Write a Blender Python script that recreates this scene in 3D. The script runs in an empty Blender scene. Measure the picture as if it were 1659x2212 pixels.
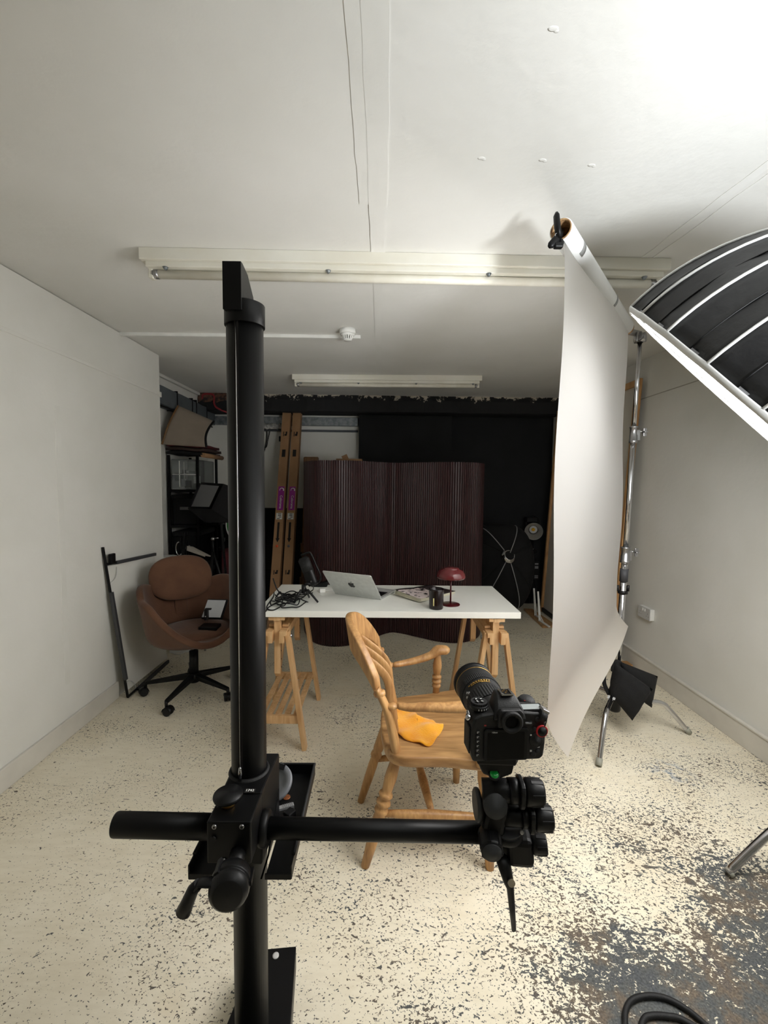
import bpy, bmesh, math, random
from mathutils import Vector as V, Matrix as M

random.seed(7)
PI = math.pi
scene = bpy.context.scene
COL = scene.collection

# ------------------------------------------------------------------ camera
FPX, PITCH, YAW, ROLL, CAMH = 944.2, .0659, .0093, .0107, 1.452
fw = V((math.sin(YAW)*math.cos(PITCH), math.cos(YAW)*math.cos(PITCH), -math.sin(PITCH)))
_r = V((math.cos(YAW), -math.sin(YAW), 0)); _u = _r.cross(fw)
RT = _r*math.cos(ROLL)+_u*math.sin(ROLL); UP = -_r*math.sin(ROLL)+_u*math.cos(ROLL)
EYE = V((0, 0, CAMH))
cd = bpy.data.cameras.new('camera'); cam = bpy.data.objects.new('camera', cd); COL.objects.link(cam)
cd.sensor_fit = 'VERTICAL'; cd.sensor_height = 24; cd.lens = FPX*24/2212; cd.clip_start = .02
cam.matrix_world = M(((RT.x, UP.x, -fw.x, EYE.x), (RT.y, UP.y, -fw.y, EYE.y), (RT.z, UP.z, -fw.z, EYE.z), (0, 0, 0, 1)))
scene.camera = cam
def ray(x, y): return fw+RT*((x-829.5)/FPX)-UP*((y-1106)/FPX)
def onz(x, y, z): d = ray(x, y); return EYE+d*((z-EYE.z)/d.z)
def aty(x, y, Y): d = ray(x, y); return EYE+d*(Y/d.y)
def atx(x, y, X): d = ray(x, y); return EYE+d*(X/d.x)

# ------------------------------------------------------------------ light, exposure
w = bpy.data.worlds.new('world'); scene.world = w; w.use_nodes = True
w.node_tree.nodes['Background'].inputs[0].default_value = (.9, .95, 1, 1)
w.node_tree.nodes['Background'].inputs[1].default_value = 0
vs = scene.view_settings
vs.view_transform = 'Standard'; vs.look = 'None'; vs.gamma = 1; vs.use_curve_mapping = False
vs.exposure = 0.0
SOFTBOX_EMIT = 13.0     # the lit diffuser of the softbox in the picture
def area(name, loc, target, size, power, col=(1, 1, 1), spread=180, shape='DISK'):
    l = bpy.data.lights.new(name, 'AREA'); l.shape = shape; l.size = size; l.energy = power; l.color = col
    l.spread = math.radians(spread)
    o = bpy.data.objects.new(name, l); COL.objects.link(o); o.location = loc
    o.rotation_euler = (V(target)-V(loc)).to_track_quat('-Z', 'Y').to_euler()
    return o
# the second studio lamp, behind and to the right of the photographer, aimed up: it makes the hot ceiling at the top right
# and throws the shadows of the batten, the smoke detector and the paper roll away from the camera
area('bounce_lamp_offscreen', (1.1, -.5, 1.25), (1.15, .65, 2.44), .3, 31, (.94, .975, 1), 100)

# ------------------------------------------------------------------ materials
def lin(c):
    c = [x/255 for x in c[:3]]
    return tuple(x/12.92 if x <= .04045 else ((x+.055)/1.055)**2.4 for x in c)+(1,)
MATS = {}
def mat(name, c, rough=.5, metal=0, c2=None, scale=8, stretch=(1, 1, 1), bump=0, bscale=None, trans=0, alpha=1, emit=None, estr=0, coat=0, lo=.35, hi=.65, sheen=0, ior=1.45):
    if name in MATS: return MATS[name]
    m = bpy.data.materials.new(name); m.use_nodes = True; nt = m.node_tree; N = nt.nodes; L = nt.links
    b = N['Principled BSDF']
    b.inputs['Roughness'].default_value = rough; b.inputs['Metallic'].default_value = metal
    b.inputs['IOR'].default_value = ior
    if trans: b.inputs['Transmission Weight'].default_value = trans
    if alpha < 1: b.inputs['Alpha'].default_value = alpha
    if coat: b.inputs['Coat Weight'].default_value = coat
    if sheen: b.inputs['Sheen Weight'].default_value = sheen
    tc = N.new('ShaderNodeTexCoord'); mp = N.new('ShaderNodeMapping'); L.new(tc.outputs['Object'], mp.inputs[0])
    mp.inputs['Scale'].default_value = stretch
    no = N.new('ShaderNodeTexNoise'); no.inputs['Scale'].default_value = scale; no.inputs['Detail'].default_value = 5
    L.new(mp.outputs[0], no.inputs['Vector'])
    cr = N.new('ShaderNodeValToRGB'); cr.color_ramp.elements[0].position = lo; cr.color_ramp.elements[1].position = hi
    a = lin(c); d = lin(c2) if c2 else tuple(min(1, x*.9) for x in a[:3])+(1,)
    cr.color_ramp.elements[0].color = d; cr.color_ramp.elements[1].color = a
    L.new(no.outputs[0], cr.inputs[0]); L.new(cr.outputs[0], b.inputs['Base Color'])
    if bump:
        n2 = N.new('ShaderNodeTexNoise'); n2.inputs['Scale'].default_value = bscale or scale*6; n2.inputs['Detail'].default_value = 6
        L.new(mp.outputs[0], n2.inputs['Vector'])
        bp = N.new('ShaderNodeBump'); bp.inputs['Strength'].default_value = bump; bp.inputs['Distance'].default_value = .01
        L.new(n2.outputs[0], bp.inputs['Height']); L.new(bp.outputs[0], b.inputs['Normal'])
    if emit:
        b.inputs['Emission Color'].default_value = lin(emit); b.inputs['Emission Strength'].default_value = estr
    MATS[name] = m
    return m

def floor_material():
    m = bpy.data.materials.new('chipped_cream_floor_paint'); m.use_nodes = True; nt = m.node_tree; N = nt.nodes; L = nt.links
    b = N['Principled BSDF']
    tc = N.new('ShaderNodeTexCoord')
    def mapping(rot, sc):
        mp = N.new('ShaderNodeMapping'); L.new(tc.outputs['Object'], mp.inputs[0])
        mp.inputs['Rotation'].default_value = (0, 0, rot); mp.inputs['Scale'].default_value = sc; return mp.outputs[0]
    def noise(vec, s, det=4, rough=.5, dist=0):
        n = N.new('ShaderNodeTexNoise'); L.new(vec, n.inputs['Vector']); n.inputs['Scale'].default_value = s
        n.inputs['Detail'].default_value = det; n.inputs['Roughness'].default_value = rough; n.inputs['Distortion'].default_value = dist
        return n.outputs[0]
    def math_(op, a, b_=None, c=None):
        n = N.new('ShaderNodeMath'); n.operation = op
        for i, x in enumerate((a, b_, c)):
            if x is None: continue
            if isinstance(x, (int, float)): n.inputs[i].default_value = x
            else: L.new(x, n.inputs[i])
        return n.outputs[0]
    def mr(v, a, b_, c=0, d=1):
        n = N.new('ShaderNodeMapRange'); L.new(v, n.inputs[0])
        for i, x in enumerate((a, b_, c, d)): n.inputs[i+1].default_value = x
        return n.outputs[0]
    iso = mapping(0, (1, 1, 1)); st = mapping(math.radians(55), (1, 1.55, 1))
    # worn patch: where the paint is gone, centred on the bare concrete by the cable
    vd = N.new('ShaderNodeVectorMath'); vd.operation = 'DISTANCE'; L.new(tc.outputs['Object'], vd.inputs[0])
    vd.inputs[1].default_value = (1.2, .86, 0)
    dist = math_('ADD', vd.outputs['Value'], math_('MULTIPLY', math_('SUBTRACT', noise(iso, 3.2, 4), .5), .75))
    worn = mr(dist, .32, .86, 1, 0)
    wear2 = mr(dist, .55, 2.1, 1, 0)
    big = noise(iso, 2.6, 4)
    def thresh(nv, t0, k_big, k_worn, k_w2, soft=.012):
        t = math_('SUBTRACT', t0, math_('MULTIPLY', math_('SUBTRACT', big, .5), k_big))
        t = math_('SUBTRACT', t, math_('MULTIPLY', worn, k_worn))
        t = math_('SUBTRACT', t, math_('MULTIPLY', wear2, k_w2))
        d = math_('SUBTRACT', nv, t)
        return mr(d, -soft, soft)
    c1 = thresh(noise(st, 62, 3, .55, .7), .655, .30, .20, .07)
    c2 = thresh(noise(st, 23, 5, .62, 1.0), .685, .22, .20, .06)
    c3 = thresh(noise(iso, 130, 2, .5), .665, .25, .1, .05)
    ch = math_('MAXIMUM', math_('MAXIMUM', c1, c2), c3)
    # colours
    def ramp(v, *els):
        r = N.new('ShaderNodeValToRGB'); e = r.color_ramp.elements
        e[0].position, e[0].color = els[0][0], lin(els[0][1]); e[1].position, e[1].color = els[-1][0], lin(els[-1][1])
        for p, c in els[1:-1]:
            k = e.new(p); k.color = lin(c)
        L.new(v, r.inputs[0]); return r.outputs[0]
    paint = ramp(noise(iso, 2.3, 6, .6), (.3, (226, 216, 192)), (.55, (235, 227, 206)), (.75, (229, 217, 190)))
    conc = ramp(noise(iso, 5.5, 6, .7), (.33, (82, 86, 92)), (.47, (98, 100, 98)), (.56, (122, 108, 92)), (.68, (84, 86, 90)))
    grain = ramp(noise(iso, 160, 2, .5), (.35, (150, 150, 150)), (.7, (255, 255, 255)))
    mul = N.new('ShaderNodeMixRGB'); mul.blend_type = 'MULTIPLY'; mul.inputs[0].default_value = .8; L.new(conc, mul.inputs[1]); L.new(grain, mul.inputs[2])
    dirt = ramp(noise(mapping(.6, (1, 4, 1)), 9, 6, .7), (.36, (206, 198, 180)), (.56, (255, 255, 255)))
    mp2 = N.new('ShaderNodeMixRGB'); mp2.blend_type = 'MULTIPLY'; mp2.inputs[0].default_value = .2; L.new(paint, mp2.inputs[1]); L.new(dirt, mp2.inputs[2])
    mx = N.new('ShaderNodeMixRGB'); L.new(ch, mx.inputs[0]); L.new(mp2.outputs[0], mx.inputs[1]); L.new(mul.outputs[0], mx.inputs[2])
    # a faint blue paint stain by the stand
    vd2 = N.new('ShaderNodeVectorMath'); vd2.operation = 'DISTANCE'; L.new(tc.outputs['Object'], vd2.inputs[0]); vd2.inputs[1].default_value = (1.5, 2.12, 0)
    st_m = math_('MULTIPLY', mr(vd2.outputs['Value'], .02, .13, 1, 0), mr(noise(iso, 26, 4), .48, .6))
    mx2 = N.new('ShaderNodeMixRGB'); L.new(math_('MULTIPLY', st_m, .6), mx2.inputs[0]); L.new(mx.outputs[0], mx2.inputs[1]); mx2.inputs[2].default_value = lin((120, 140, 165))
    L.new(mx2.outputs[0], b.inputs['Base Color'])
    L.new(mr(ch, 0, 1, .5, .8), b.inputs['Roughness'])
    bp = N.new('ShaderNodeBump'); bp.inputs['Strength'].default_value = .35; bp.inputs['Distance'].default_value = .002; bp.invert = True
    L.new(ch, bp.inputs['Height']); L.new(bp.outputs[0], b.inputs['Normal'])
    return m

def wood(name, light, dark, scale=14, stretch=(1, 1, 9), rough=.45):
    if name in MATS: return MATS[name]
    m = bpy.data.materials.new(name); m.use_nodes = True; nt = m.node_tree; N = nt.nodes; L = nt.links
    b = N['Principled BSDF']; b.inputs['Roughness'].default_value = rough
    tc = N.new('ShaderNodeTexCoord'); mp = N.new('ShaderNodeMapping'); L.new(tc.outputs['Object'], mp.inputs[0])
    s = [1/x for x in stretch]; mp.inputs['Scale'].default_value = s
    n = N.new('ShaderNodeTexNoise'); n.inputs['Scale'].default_value = scale*2; n.inputs['Detail'].default_value = 6; n.inputs['Distortion'].default_value = 1.2
    L.new(mp.outputs[0], n.inputs['Vector'])
    n2 = N.new('ShaderNodeTexNoise'); n2.inputs['Scale'].default_value = scale*9; n2.inputs['Detail'].default_value = 4; L.new(mp.outputs[0], n2.inputs['Vector'])
    mi = N.new('ShaderNodeMixRGB'); mi.inputs[0].default_value = .35; L.new(n.outputs[0], mi.inputs[1]); L.new(n2.outputs[0], mi.inputs[2])
    r = N.new('ShaderNodeValToRGB'); r.color_ramp.elements[0].position = .36; r.color_ramp.elements[1].position = .62
    r.color_ramp.elements[0].color = lin(dark); r.color_ramp.elements[1].color = lin(light)
    L.new(mi.outputs[0], r.inputs[0]); L.new(r.outputs[0], b.inputs['Base Color'])
    bp = N.new('ShaderNodeBump'); bp.inputs['Strength'].default_value = .08; bp.inputs['Distance'].default_value = .003; L.new(n2.outputs[0], bp.inputs['Height']); L.new(bp.outputs[0], b.inputs['Normal'])
    MATS[name] = m; return m

# ------------------------------------------------------------------ mesh building
INV = {}     # top-level object -> inverse matrix used for world-space parts
TOP = {}
class MB:
    def __init__(s): s.v = []; s.f = []; s.sm = []
    def add(s, vs_, fs, smooth=False):
        o = len(s.v); s.v += [V(p) for p in vs_]; s.f += [tuple(i+o for i in f) for f in fs]; s.sm += [smooth]*len(fs); return s
    def box(s, c, d, rot=None):
        c = V(c); d = V(d)/2; R = rot or M.Identity(3)
        if not isinstance(R, M): R = R.to_matrix()
        p = [c+R @ V((x*d.x, y*d.y, z*d.z)) for x in (-1, 1) for y in (-1, 1) for z in (-1, 1)]
        return s.add(p, [(0, 1, 3, 2), (4, 6, 7, 5), (0, 4, 5, 1), (2, 3, 7, 6), (0, 2, 6, 4), (1, 5, 7, 3)])
    def box2(s, a, b): a, b = V(a), V(b); return s.box((a+b)/2, [abs(x) for x in (b-a)])
    def bar(s, a, b, w, h, up=(0, 0, 1), w2=None, h2=None):
        a, b = V(a), V(b); t = (b-a).normalized(); up = V(up)
        x = t.cross(up)
        if x.length < 1e-4: x = t.cross(V((0, 1, 0)))
        x.normalize(); y = x.cross(t)
        w2 = w2 or w; h2 = h2 or h
        q = [a+x*(i*w/2)+y*(j*h/2) for i, j in ((-1, -1), (1, -1), (1, 1), (-1, 1))]+[b+x*(i*w2/2)+y*(j*h2/2) for i, j in ((-1, -1), (1, -1), (1, 1), (-1, 1))]
        return s.add(q, [(3, 2, 1, 0), (4, 5, 6, 7), (0, 1, 5, 4), (1, 2, 6, 5), (2, 3, 7, 6), (3, 0, 4, 7)])
    def tube(s, pts, r, n=12, closed=False, caps=True, sx=1, sy=1, up0=None):
        pts = [V(p) for p in pts]; k = len(pts); rr = r if isinstance(r, (list, tuple)) else [r]*k
        vs_ = []; prev = None
        for i, p in enumerate(pts):
            if closed: t = pts[(i+1) % k]-pts[i-1]
            else: t = pts[min(i+1, k-1)]-pts[max(i-1, 0)]
            t.normalize()
            if prev is None:
                a = V(up0) if up0 else (V((0, 0, 1)) if abs(t.z) < .9 else V((0, 1, 0)))
            else: a = prev
            x = t.cross(a)
            if x.length < 1e-5: x = t.cross(V((1, 0, 0)))
            x.normalize(); y = x.cross(t); prev = y
            vs_ += [p+(x*math.cos(2*PI*j/n)*sx+y*math.sin(2*PI*j/n)*sy)*rr[i] for j in range(n)]
        fs = []
        for i in range(k if closed else k-1):
            for j in range(n):
                a0 = i*n+j; a1 = i*n+(j+1) % n; b0 = ((i+1) % k)*n+j; b1 = ((i+1) % k)*n+(j+1) % n
                fs.append((a0, a1, b1, b0))
        s.add(vs_, fs, True)
        if caps and not closed:
            o = len(s.v)-len(vs_)
            s.f += [tuple(o+j for j in range(n-1, -1, -1)), tuple(o+(k-1)*n+j for j in range(n))]; s.sm += [False, False]
        return s
    def cyl(s, a, b, r, r2=None, n=20, caps=True): return s.tube([a, b], [r, r if r2 is None else r2], n, caps=caps)
    def lathe(s, prof, o=(0, 0, 0), axis=(0, 0, 1), n=24, cap0=True, cap1=True, smooth=True):
        o = V(o); z = V(axis).normalized(); x = z.orthogonal().normalized(); y = z.cross(x); k = len(prof)
        vs_ = [o+z*h+(x*math.cos(2*PI*j/n)+y*math.sin(2*PI*j/n))*r for r, h in prof for j in range(n)]
        fs = [(i*n+j, i*n+(j+1) % n, (i+1)*n+(j+1) % n, (i+1)*n+j) for i in range(k-1) for j in range(n)]
        s.add(vs_, fs, smooth); b = len(s.v)-len(vs_)
        if cap0: s.f.append(tuple(b+j for j in range(n-1, -1, -1))); s.sm.append(False)
        if cap1: s.f.append(tuple(b+(k-1)*n+j for j in range(n))); s.sm.append(False)
        return s
    def ribring(s, o, axis, r, dr, length, n=60):
        o = V(o); z = V(axis).normalized(); x = z.orthogonal().normalized(); y = z.cross(x); vs_ = []
        for h in (0, length):
            for j in range(n*2):
                a = PI*j/n; q = r+(dr if (j//1) % 2 else 0); vs_.append(o+z*h+(x*math.cos(a)+y*math.sin(a))*q)
        m_ = n*2
        s.add(vs_, [(j, (j+1) % m_, m_+(j+1) % m_, m_+j) for j in range(m_)]+[tuple(range(m_-1, -1, -1)), tuple(range(m_, 2*m_))]); return s
    def prism(s, poly, o, ex, ey, t):
        o, ex, ey = V(o), V(ex).normalized(), V(ey).normalized(); ez = ex.cross(ey); n = len(poly)
        vs_ = [o+ex*a+ey*b for a, b in poly]+[o+ex*a+ey*b+ez*t for a, b in poly]
        return s.add(vs_, [tuple(range(n-1, -1, -1)), tuple(range(n, 2*n))]+[(i, (i+1) % n, n+(i+1) % n, n+i) for i in range(n)])
    def grid(s, fn, nu, nv, smooth=True):
        vs_ = [V(fn(i/nu, j/nv)) for i in range(nu+1) for j in range(nv+1)]
        fs = [(i*(nv+1)+j, (i+1)*(nv+1)+j, (i+1)*(nv+1)+j+1, i*(nv+1)+j+1) for i in range(nu) for j in range(nv)]
        return s.add(vs_, fs, smooth)
    def ball(s, c, r, n=14, sc=(1, 1, 1)):
        c = V(c); vs_ = []; k = n//2
        for i in range(k+1):
            a = PI*i/k
            for j in range(n):
                b = 2*PI*j/n; vs_.append(c+V((math.sin(a)*math.cos(b)*r*sc[0], math.sin(a)*math.sin(b)*r*sc[1], math.cos(a)*r*sc[2])))
        return s.add(vs_, [(i*n+j, (i+1)*n+j, (i+1)*n+(j+1) % n, i*n+(j+1) % n) for i in range(k) for j in range(n)], True)
    def obj(s, name, material, parent=None, bevel=0, solid=0, sub=0, bseg=2, smooth=None, off=0, kind=None, label=None, weld=False):
        vs_ = s.v
        loc = V((0, 0, 0))
        if parent is None:
            lo = V([min(p[i] for p in vs_) for i in range(3)]); hi = V([max(p[i] for p in vs_) for i in range(3)])
            loc = V(((lo.x+hi.x)/2, (lo.y+hi.y)/2, lo.z)); vs_ = [p-loc for p in vs_]
        else:
            iv = INV[TOP[parent]]
            if iv is not None: vs_ = [iv @ p for p in vs_]
        me = bpy.data.meshes.new(name); me.from_pydata([tuple(p) for p in vs_], [], s.f)
        me.polygons.foreach_set('use_smooth', [True if smooth is True else (False if smooth is False else x) for x in s.sm])
        me.update()
        if weld:
            bm = bmesh.new(); bm.from_mesh(me); bmesh.ops.remove_doubles(bm, verts=bm.verts, dist=1e-5); bmesh.ops.recalc_face_normals(bm, faces=bm.faces); bm.to_mesh(me); bm.free()
        else:
            bm = bmesh.new(); bm.from_mesh(me); bmesh.ops.recalc_face_normals(bm, faces=bm.faces); bm.to_mesh(me); bm.free()
        o = bpy.data.objects.new(name, me); COL.objects.link(o); o.location = loc
        me.materials.append(material)
        if parent is not None: o.parent = parent; TOP[o] = TOP[parent]
        else: TOP[o] = o; INV[o] = M.Translation(-loc)
        if solid: md = o.modifiers.new('s', 'SOLIDIFY'); md.thickness = solid; md.offset = off
        if bevel: md = o.modifiers.new('b', 'BEVEL'); md.width = bevel; md.segments = bseg; md.limit_method = 'ANGLE'; md.angle_limit = math.radians(40)
        if sub: md = o.modifiers.new('u', 'SUBSURF'); md.levels = sub; md.render_levels = sub
        if kind: o['kind'] = kind
        if label: o['label'] = label
        return o
def tag(o, label, cat, group=None):
    o['label'] = label; o['category'] = cat
    if group: o['group'] = group
    return o
def thing(name, label, cat, loc, rotz=0, group=None, local=False, rot=None):
    o = bpy.data.objects.new(name, None); COL.objects.link(o); o.empty_display_size = .05
    o.location = loc; o.rotation_euler = rot or (0, 0, rotz)
    mw = M.Translation(V(loc)) @ o.rotation_euler.to_matrix().to_4x4()
    TOP[o] = o; INV[o] = None if local else mw.inverted()
    return tag(o, label, cat, group)
def struct(name, mb, material, **k):
    o = mb.obj(name, material, **k); o['kind'] = 'structure'; return o
def text(s_, size, o, ex, ey, material, parent, name='lettering', align='LEFT', th=.0004):
    cu = bpy.data.curves.new('t', 'FONT'); cu.body = s_; cu.size = size; cu.align_x = align; cu.align_y = 'CENTER'; cu.extrude = th; cu.resolution_u = 3
    t = bpy.data.objects.new('t', cu); COL.objects.link(t)
    dg = bpy.context.evaluated_depsgraph_get(); me = bpy.data.meshes.new_from_object(t.evaluated_get(dg))
    mb = MB(); ex, ey = V(ex).normalized(), V(ey).normalized(); ez = ex.cross(ey); o = V(o)
    mb.add([o+ex*p.co.x+ey*p.co.y+ez*p.co.z for p in me.vertices], [tuple(f.vertices) for f in me.polygons])
    bpy.data.objects.remove(t); bpy.data.curves.remove(cu); bpy.data.meshes.remove(me)
    return mb.obj(name, material, parent)
def spline(pts, n=8, closed=False):
    pts = [V(p) for p in pts]; out = []; k = len(pts)
    rng = range(k if closed else k-1)
    for i in rng:
        if closed: p0, p1, p2, p3 = pts[i-1], pts[i], pts[(i+1) % k], pts[(i+2) % k]
        else: p0, p1, p2, p3 = pts[max(i-1, 0)], pts[i], pts[i+1], pts[min(i+2, k-1)]
        for j in range(n):
            t = j/n
            out.append(.5*((2*p1)+(p2-p0)*t+(2*p0-5*p1+4*p2-p3)*t*t+(3*p1-p0-3*p2+p3)*t**3))
    if not closed: out.append(pts[-1])
    return out
def lerp(a, b, t): return a+(b-a)*t
def interp(xs, ys, x):
    for i in range(len(xs)-1):
        if x <= xs[i+1]: return lerp(ys[i], ys[i+1], (x-xs[i])/(xs[i+1]-xs[i]) if xs[i+1] > xs[i] else 0)
    return ys[-1]

# palette
WHITE = mat('white_wall_paint', (226, 225, 219), .75, c2=(220, 219, 212), scale=2.5, bump=.12, bscale=30)
CEIL = mat('white_ceiling_paint', (228, 227, 223), .8, c2=(222, 221, 216), scale=2, bump=.15, bscale=22)
SKIRT = mat('white_gloss_skirting', (214, 210, 200), .5, scale=6)
BLACKPAINT = mat('matt_black_paint', (22, 23, 24), .85, c2=(16, 17, 18), scale=4, bump=.1)
BLK = mat('black_plastic', (20, 20, 21), .38, c2=(14, 14, 15), scale=20)
BLKM = mat('satin_black_metal', (12, 12, 13), .42, .0, c2=(9, 9, 10), scale=12)
for _m in (BLKM, BLK): _m.node_tree.nodes['Principled BSDF'].inputs['Specular IOR Level'].default_value = .28
BLKR = mat('black_rubber', (18, 18, 19), .65, scale=30, bump=.15, bscale=300)
BLKF = mat('black_fabric', (13, 13, 14), .9, c2=(9, 9, 10), scale=12, bump=.3, bscale=140)
CHROME = mat('chrome', (205, 205, 208), .14, 1, scale=20)
STEEL = mat('brushed_steel', (170, 170, 172), .32, 1, scale=60)
GALV = mat('galvanised_steel', (150, 155, 158), .45, .7, c2=(112, 118, 122), scale=26)
PINE = wood('pale_pine', (222, 184, 136), (196, 150, 100), 12)
OAK = wood('honey_beech', (196, 152, 98), (154, 110, 66), 12, (1, 1, 6), .42)
OAKX = wood('honey_beech_seat', (196, 154, 102), (148, 108, 66), 9, (7, 1, 1), .4)
BATTEN = wood('rough_batten', (190, 148, 98), (150, 108, 64), 14)
CARD = mat('brown_cardboard', (158, 122, 88), .85, c2=(148, 112, 80), scale=7, bump=.1)
def diffusion_paper(name, refl, trans):
    m = bpy.data.materials.new(name); m.use_nodes = True; N = m.node_tree.nodes; L = m.node_tree.links; N.remove(N['Principled BSDF'])
    d = N.new('ShaderNodeBsdfDiffuse'); t = N.new('ShaderNodeBsdfTranslucent'); a = N.new('ShaderNodeAddShader')
    tc = N.new('ShaderNodeTexCoord'); n = N.new('ShaderNodeTexNoise'); n.inputs['Scale'].default_value = 3; L.new(tc.outputs['Object'], n.inputs['Vector'])
    for sh_, k in ((d, refl), (t, trans)):
        r = N.new('ShaderNodeValToRGB'); r.color_ramp.elements[0].color = (k*.97, k*.97, k*.965, 1); r.color_ramp.elements[1].color = (k, k, k, 1)
        L.new(n.outputs[0], r.inputs[0]); L.new(r.outputs[0], sh_.inputs['Color'])
    L.new(d.outputs[0], a.inputs[0]); L.new(t.outputs[0], a.inputs[1]); L.new(a.outputs[0], N['Material Output'].inputs['Surface'])
    return m
PAPER = mat('white_paper_roll', (236, 236, 234), .8, c2=(232, 232, 230), scale=3)
SHEET = diffusion_paper('white_diffusion_paper', .11, .87)
GREY = mat('mid_grey_plastic', (120, 120, 122), .5, scale=10)
LGREY = mat('light_grey_plastic', (198, 198, 196), .5, scale=10)
WPL = mat('white_plastic', (232, 232, 228), .4, scale=10)
BRASS = mat('brass', (190, 150, 80), .3, 1, scale=30)
RED = mat('red_plastic', (190, 30, 34), .4, scale=20)
GREENL = mat('green_level_vial', (30, 170, 70), .25, scale=20, coat=.5)
GLASSB = mat('black_glass', (6, 6, 7), .12, scale=5)
GLASSB.node_tree.nodes['Principled BSDF'].inputs['Specular IOR Level'].default_value = .2
PRINT = mat('black_print', (26, 22, 20), .8, scale=30)

# ================================================================== THE ROOM
XL, XR, XA, ZC, YB, YC, YF = -1.75, 2.06, -2.06, 2.44, 5.27, 3.52, -2.6
struct('floor', MB().box2((-2.6, YF-.1, -.1), (2.6, YB+.1, 0)), floor_material())
bpy.data.objects['floor'].location.z  # origin stays at the slab's base
fl = bpy.data.objects['floor']
# keep the floor's object coordinates equal to world coordinates for the paint pattern
fl.data.transform(M.Translation(fl.location)); fl.location = (0, 0, 0)
struct('ceiling', MB().box2((-2.6, YF-.1, ZC), (2.6, YB+.1, ZC+.1)), CEIL)
struct('wall_left', MB().box2((XA-.12, YF, 0), (XL, YC, ZC-.005)), WHITE)   # an open crack under the ceiling
struct('wall_alcove', MB().box2((XA-.12, YC, 0), (XA, YB, ZC)), WHITE)
struct('wall_right', MB().box2((XR, YF, 0), (XR+.12, YB, ZC)), WHITE)
struct('wall_back', MB().box2((XA-.12, YB, 0), (XR+.12, YB+.12, ZC)), WHITE)
struct('wall_front', MB().box2((XA-.12, YF-.12, 0), (XR+.12, YF, ZC)), WHITE)
struct('baseboard_left', MB().box2((XL, YF, 0), (XL+.016, 2.86, .11)), SKIRT, bevel=.004)
struct('baseboard_right', MB().box2((XR-.018, YF, 0), (XR, 4.0, .125)).box2((XR-.024, YF, .125), (XR, 4.0, .138)), SKIRT, bevel=.003)
# peeling black downstand beam along the back wall
PEEL = bpy.data.materials.new('flaking_black_paint'); PEEL.use_nodes = True
def _peel(m):
    N = m.node_tree.nodes; L = m.node_tree.links; b = N['Principled BSDF']; b.inputs['Roughness'].default_value = .8
    tc = N.new('ShaderNodeTexCoord'); n = N.new('ShaderNodeTexNoise'); n.inputs['Scale'].default_value = 9; n.inputs['Detail'].default_value = 8; n.inputs['Roughness'].default_value = .7
    L.new(tc.outputs['Object'], n.inputs['Vector'])
    sx = N.new('ShaderNodeSeparateXYZ'); L.new(tc.outputs['Object'], sx.inputs[0])
    z = N.new('ShaderNodeMapRange'); L.new(sx.outputs['Z'], z.inputs[0])
    for i, x in enumerate((.06, .2, -.1, .19)): z.inputs[i+1].default_value = x
    ad = N.new('ShaderNodeMath'); ad.operation = 'ADD'; L.new(n.outputs[0], ad.inputs[0]); L.new(z.outputs[0], ad.inputs[1])
    r = N.new('ShaderNodeValToRGB'); r.color_ramp.elements[0].position = .655; r.color_ramp.elements[1].position = .68
    r.color_ramp.elements[0].color = lin((20, 20, 21)); r.color_ramp.elements[1].color = lin((196, 186, 170))
    L.new(ad.outputs[0], r.inputs[0]); L.new(r.outputs[0], b.inputs['Base Color'])
_peel(PEEL)
bm_ = MB()
def beam_pt(i, n=40): return lerp(XA, 2.03, i/n)
secs = []
for i in range(41):
    x = beam_pt(i); j = random.uniform(-.012, .012); k = random.uniform(-.01, .008)
    secs.append([(x, 5.02+k, ZC), (x, 5.0+j, ZC-.06), (x, 5.0+j*.6, ZC-.185), (x, 5.02, ZC-.195+k*.5), (x, YB, ZC-.195), (x, YB, ZC)])
bm_.add([p for s_ in secs for p in s_], [(i*6+j, i*6+(j+1) % 6, (i+1)*6+(j+1) % 6, (i+1)*6+j) for i in range(40) for j in range(6)]+[tuple(range(6)), tuple(range(240, 246))])
struct('trim_1', bm_, PEEL)
# rusty bare end of the beam with a red conduit
RUST = mat('rusty_brick_patch', (104, 74, 60), .9, c2=(44, 36, 32), scale=30, bump=.4, lo=.42, hi=.58)
pr = []
for i in range(13):
    x = lerp(-2.05, -1.63, i/12); pr.append((x, ZC-.09+random.uniform(-.02, .02)))
struct('trim_2', MB().prism([(a, b) for a, b in pr]+[(-1.63, ZC), (-2.05, ZC)], (0, 5.0, 0), (1, 0, 0), (0, 0, 1), .018), RUST)
# black painted right part of the back wall
struct('trim_3', MB().box2((.83, YB-.012, 0), (XR, YB, ZC-.19)), BLACKPAINT)
struct('trim_4', MB().box2((XA, YB-.01, 0), (-.26, YB, 1.14)), BLACKPAINT)
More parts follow.
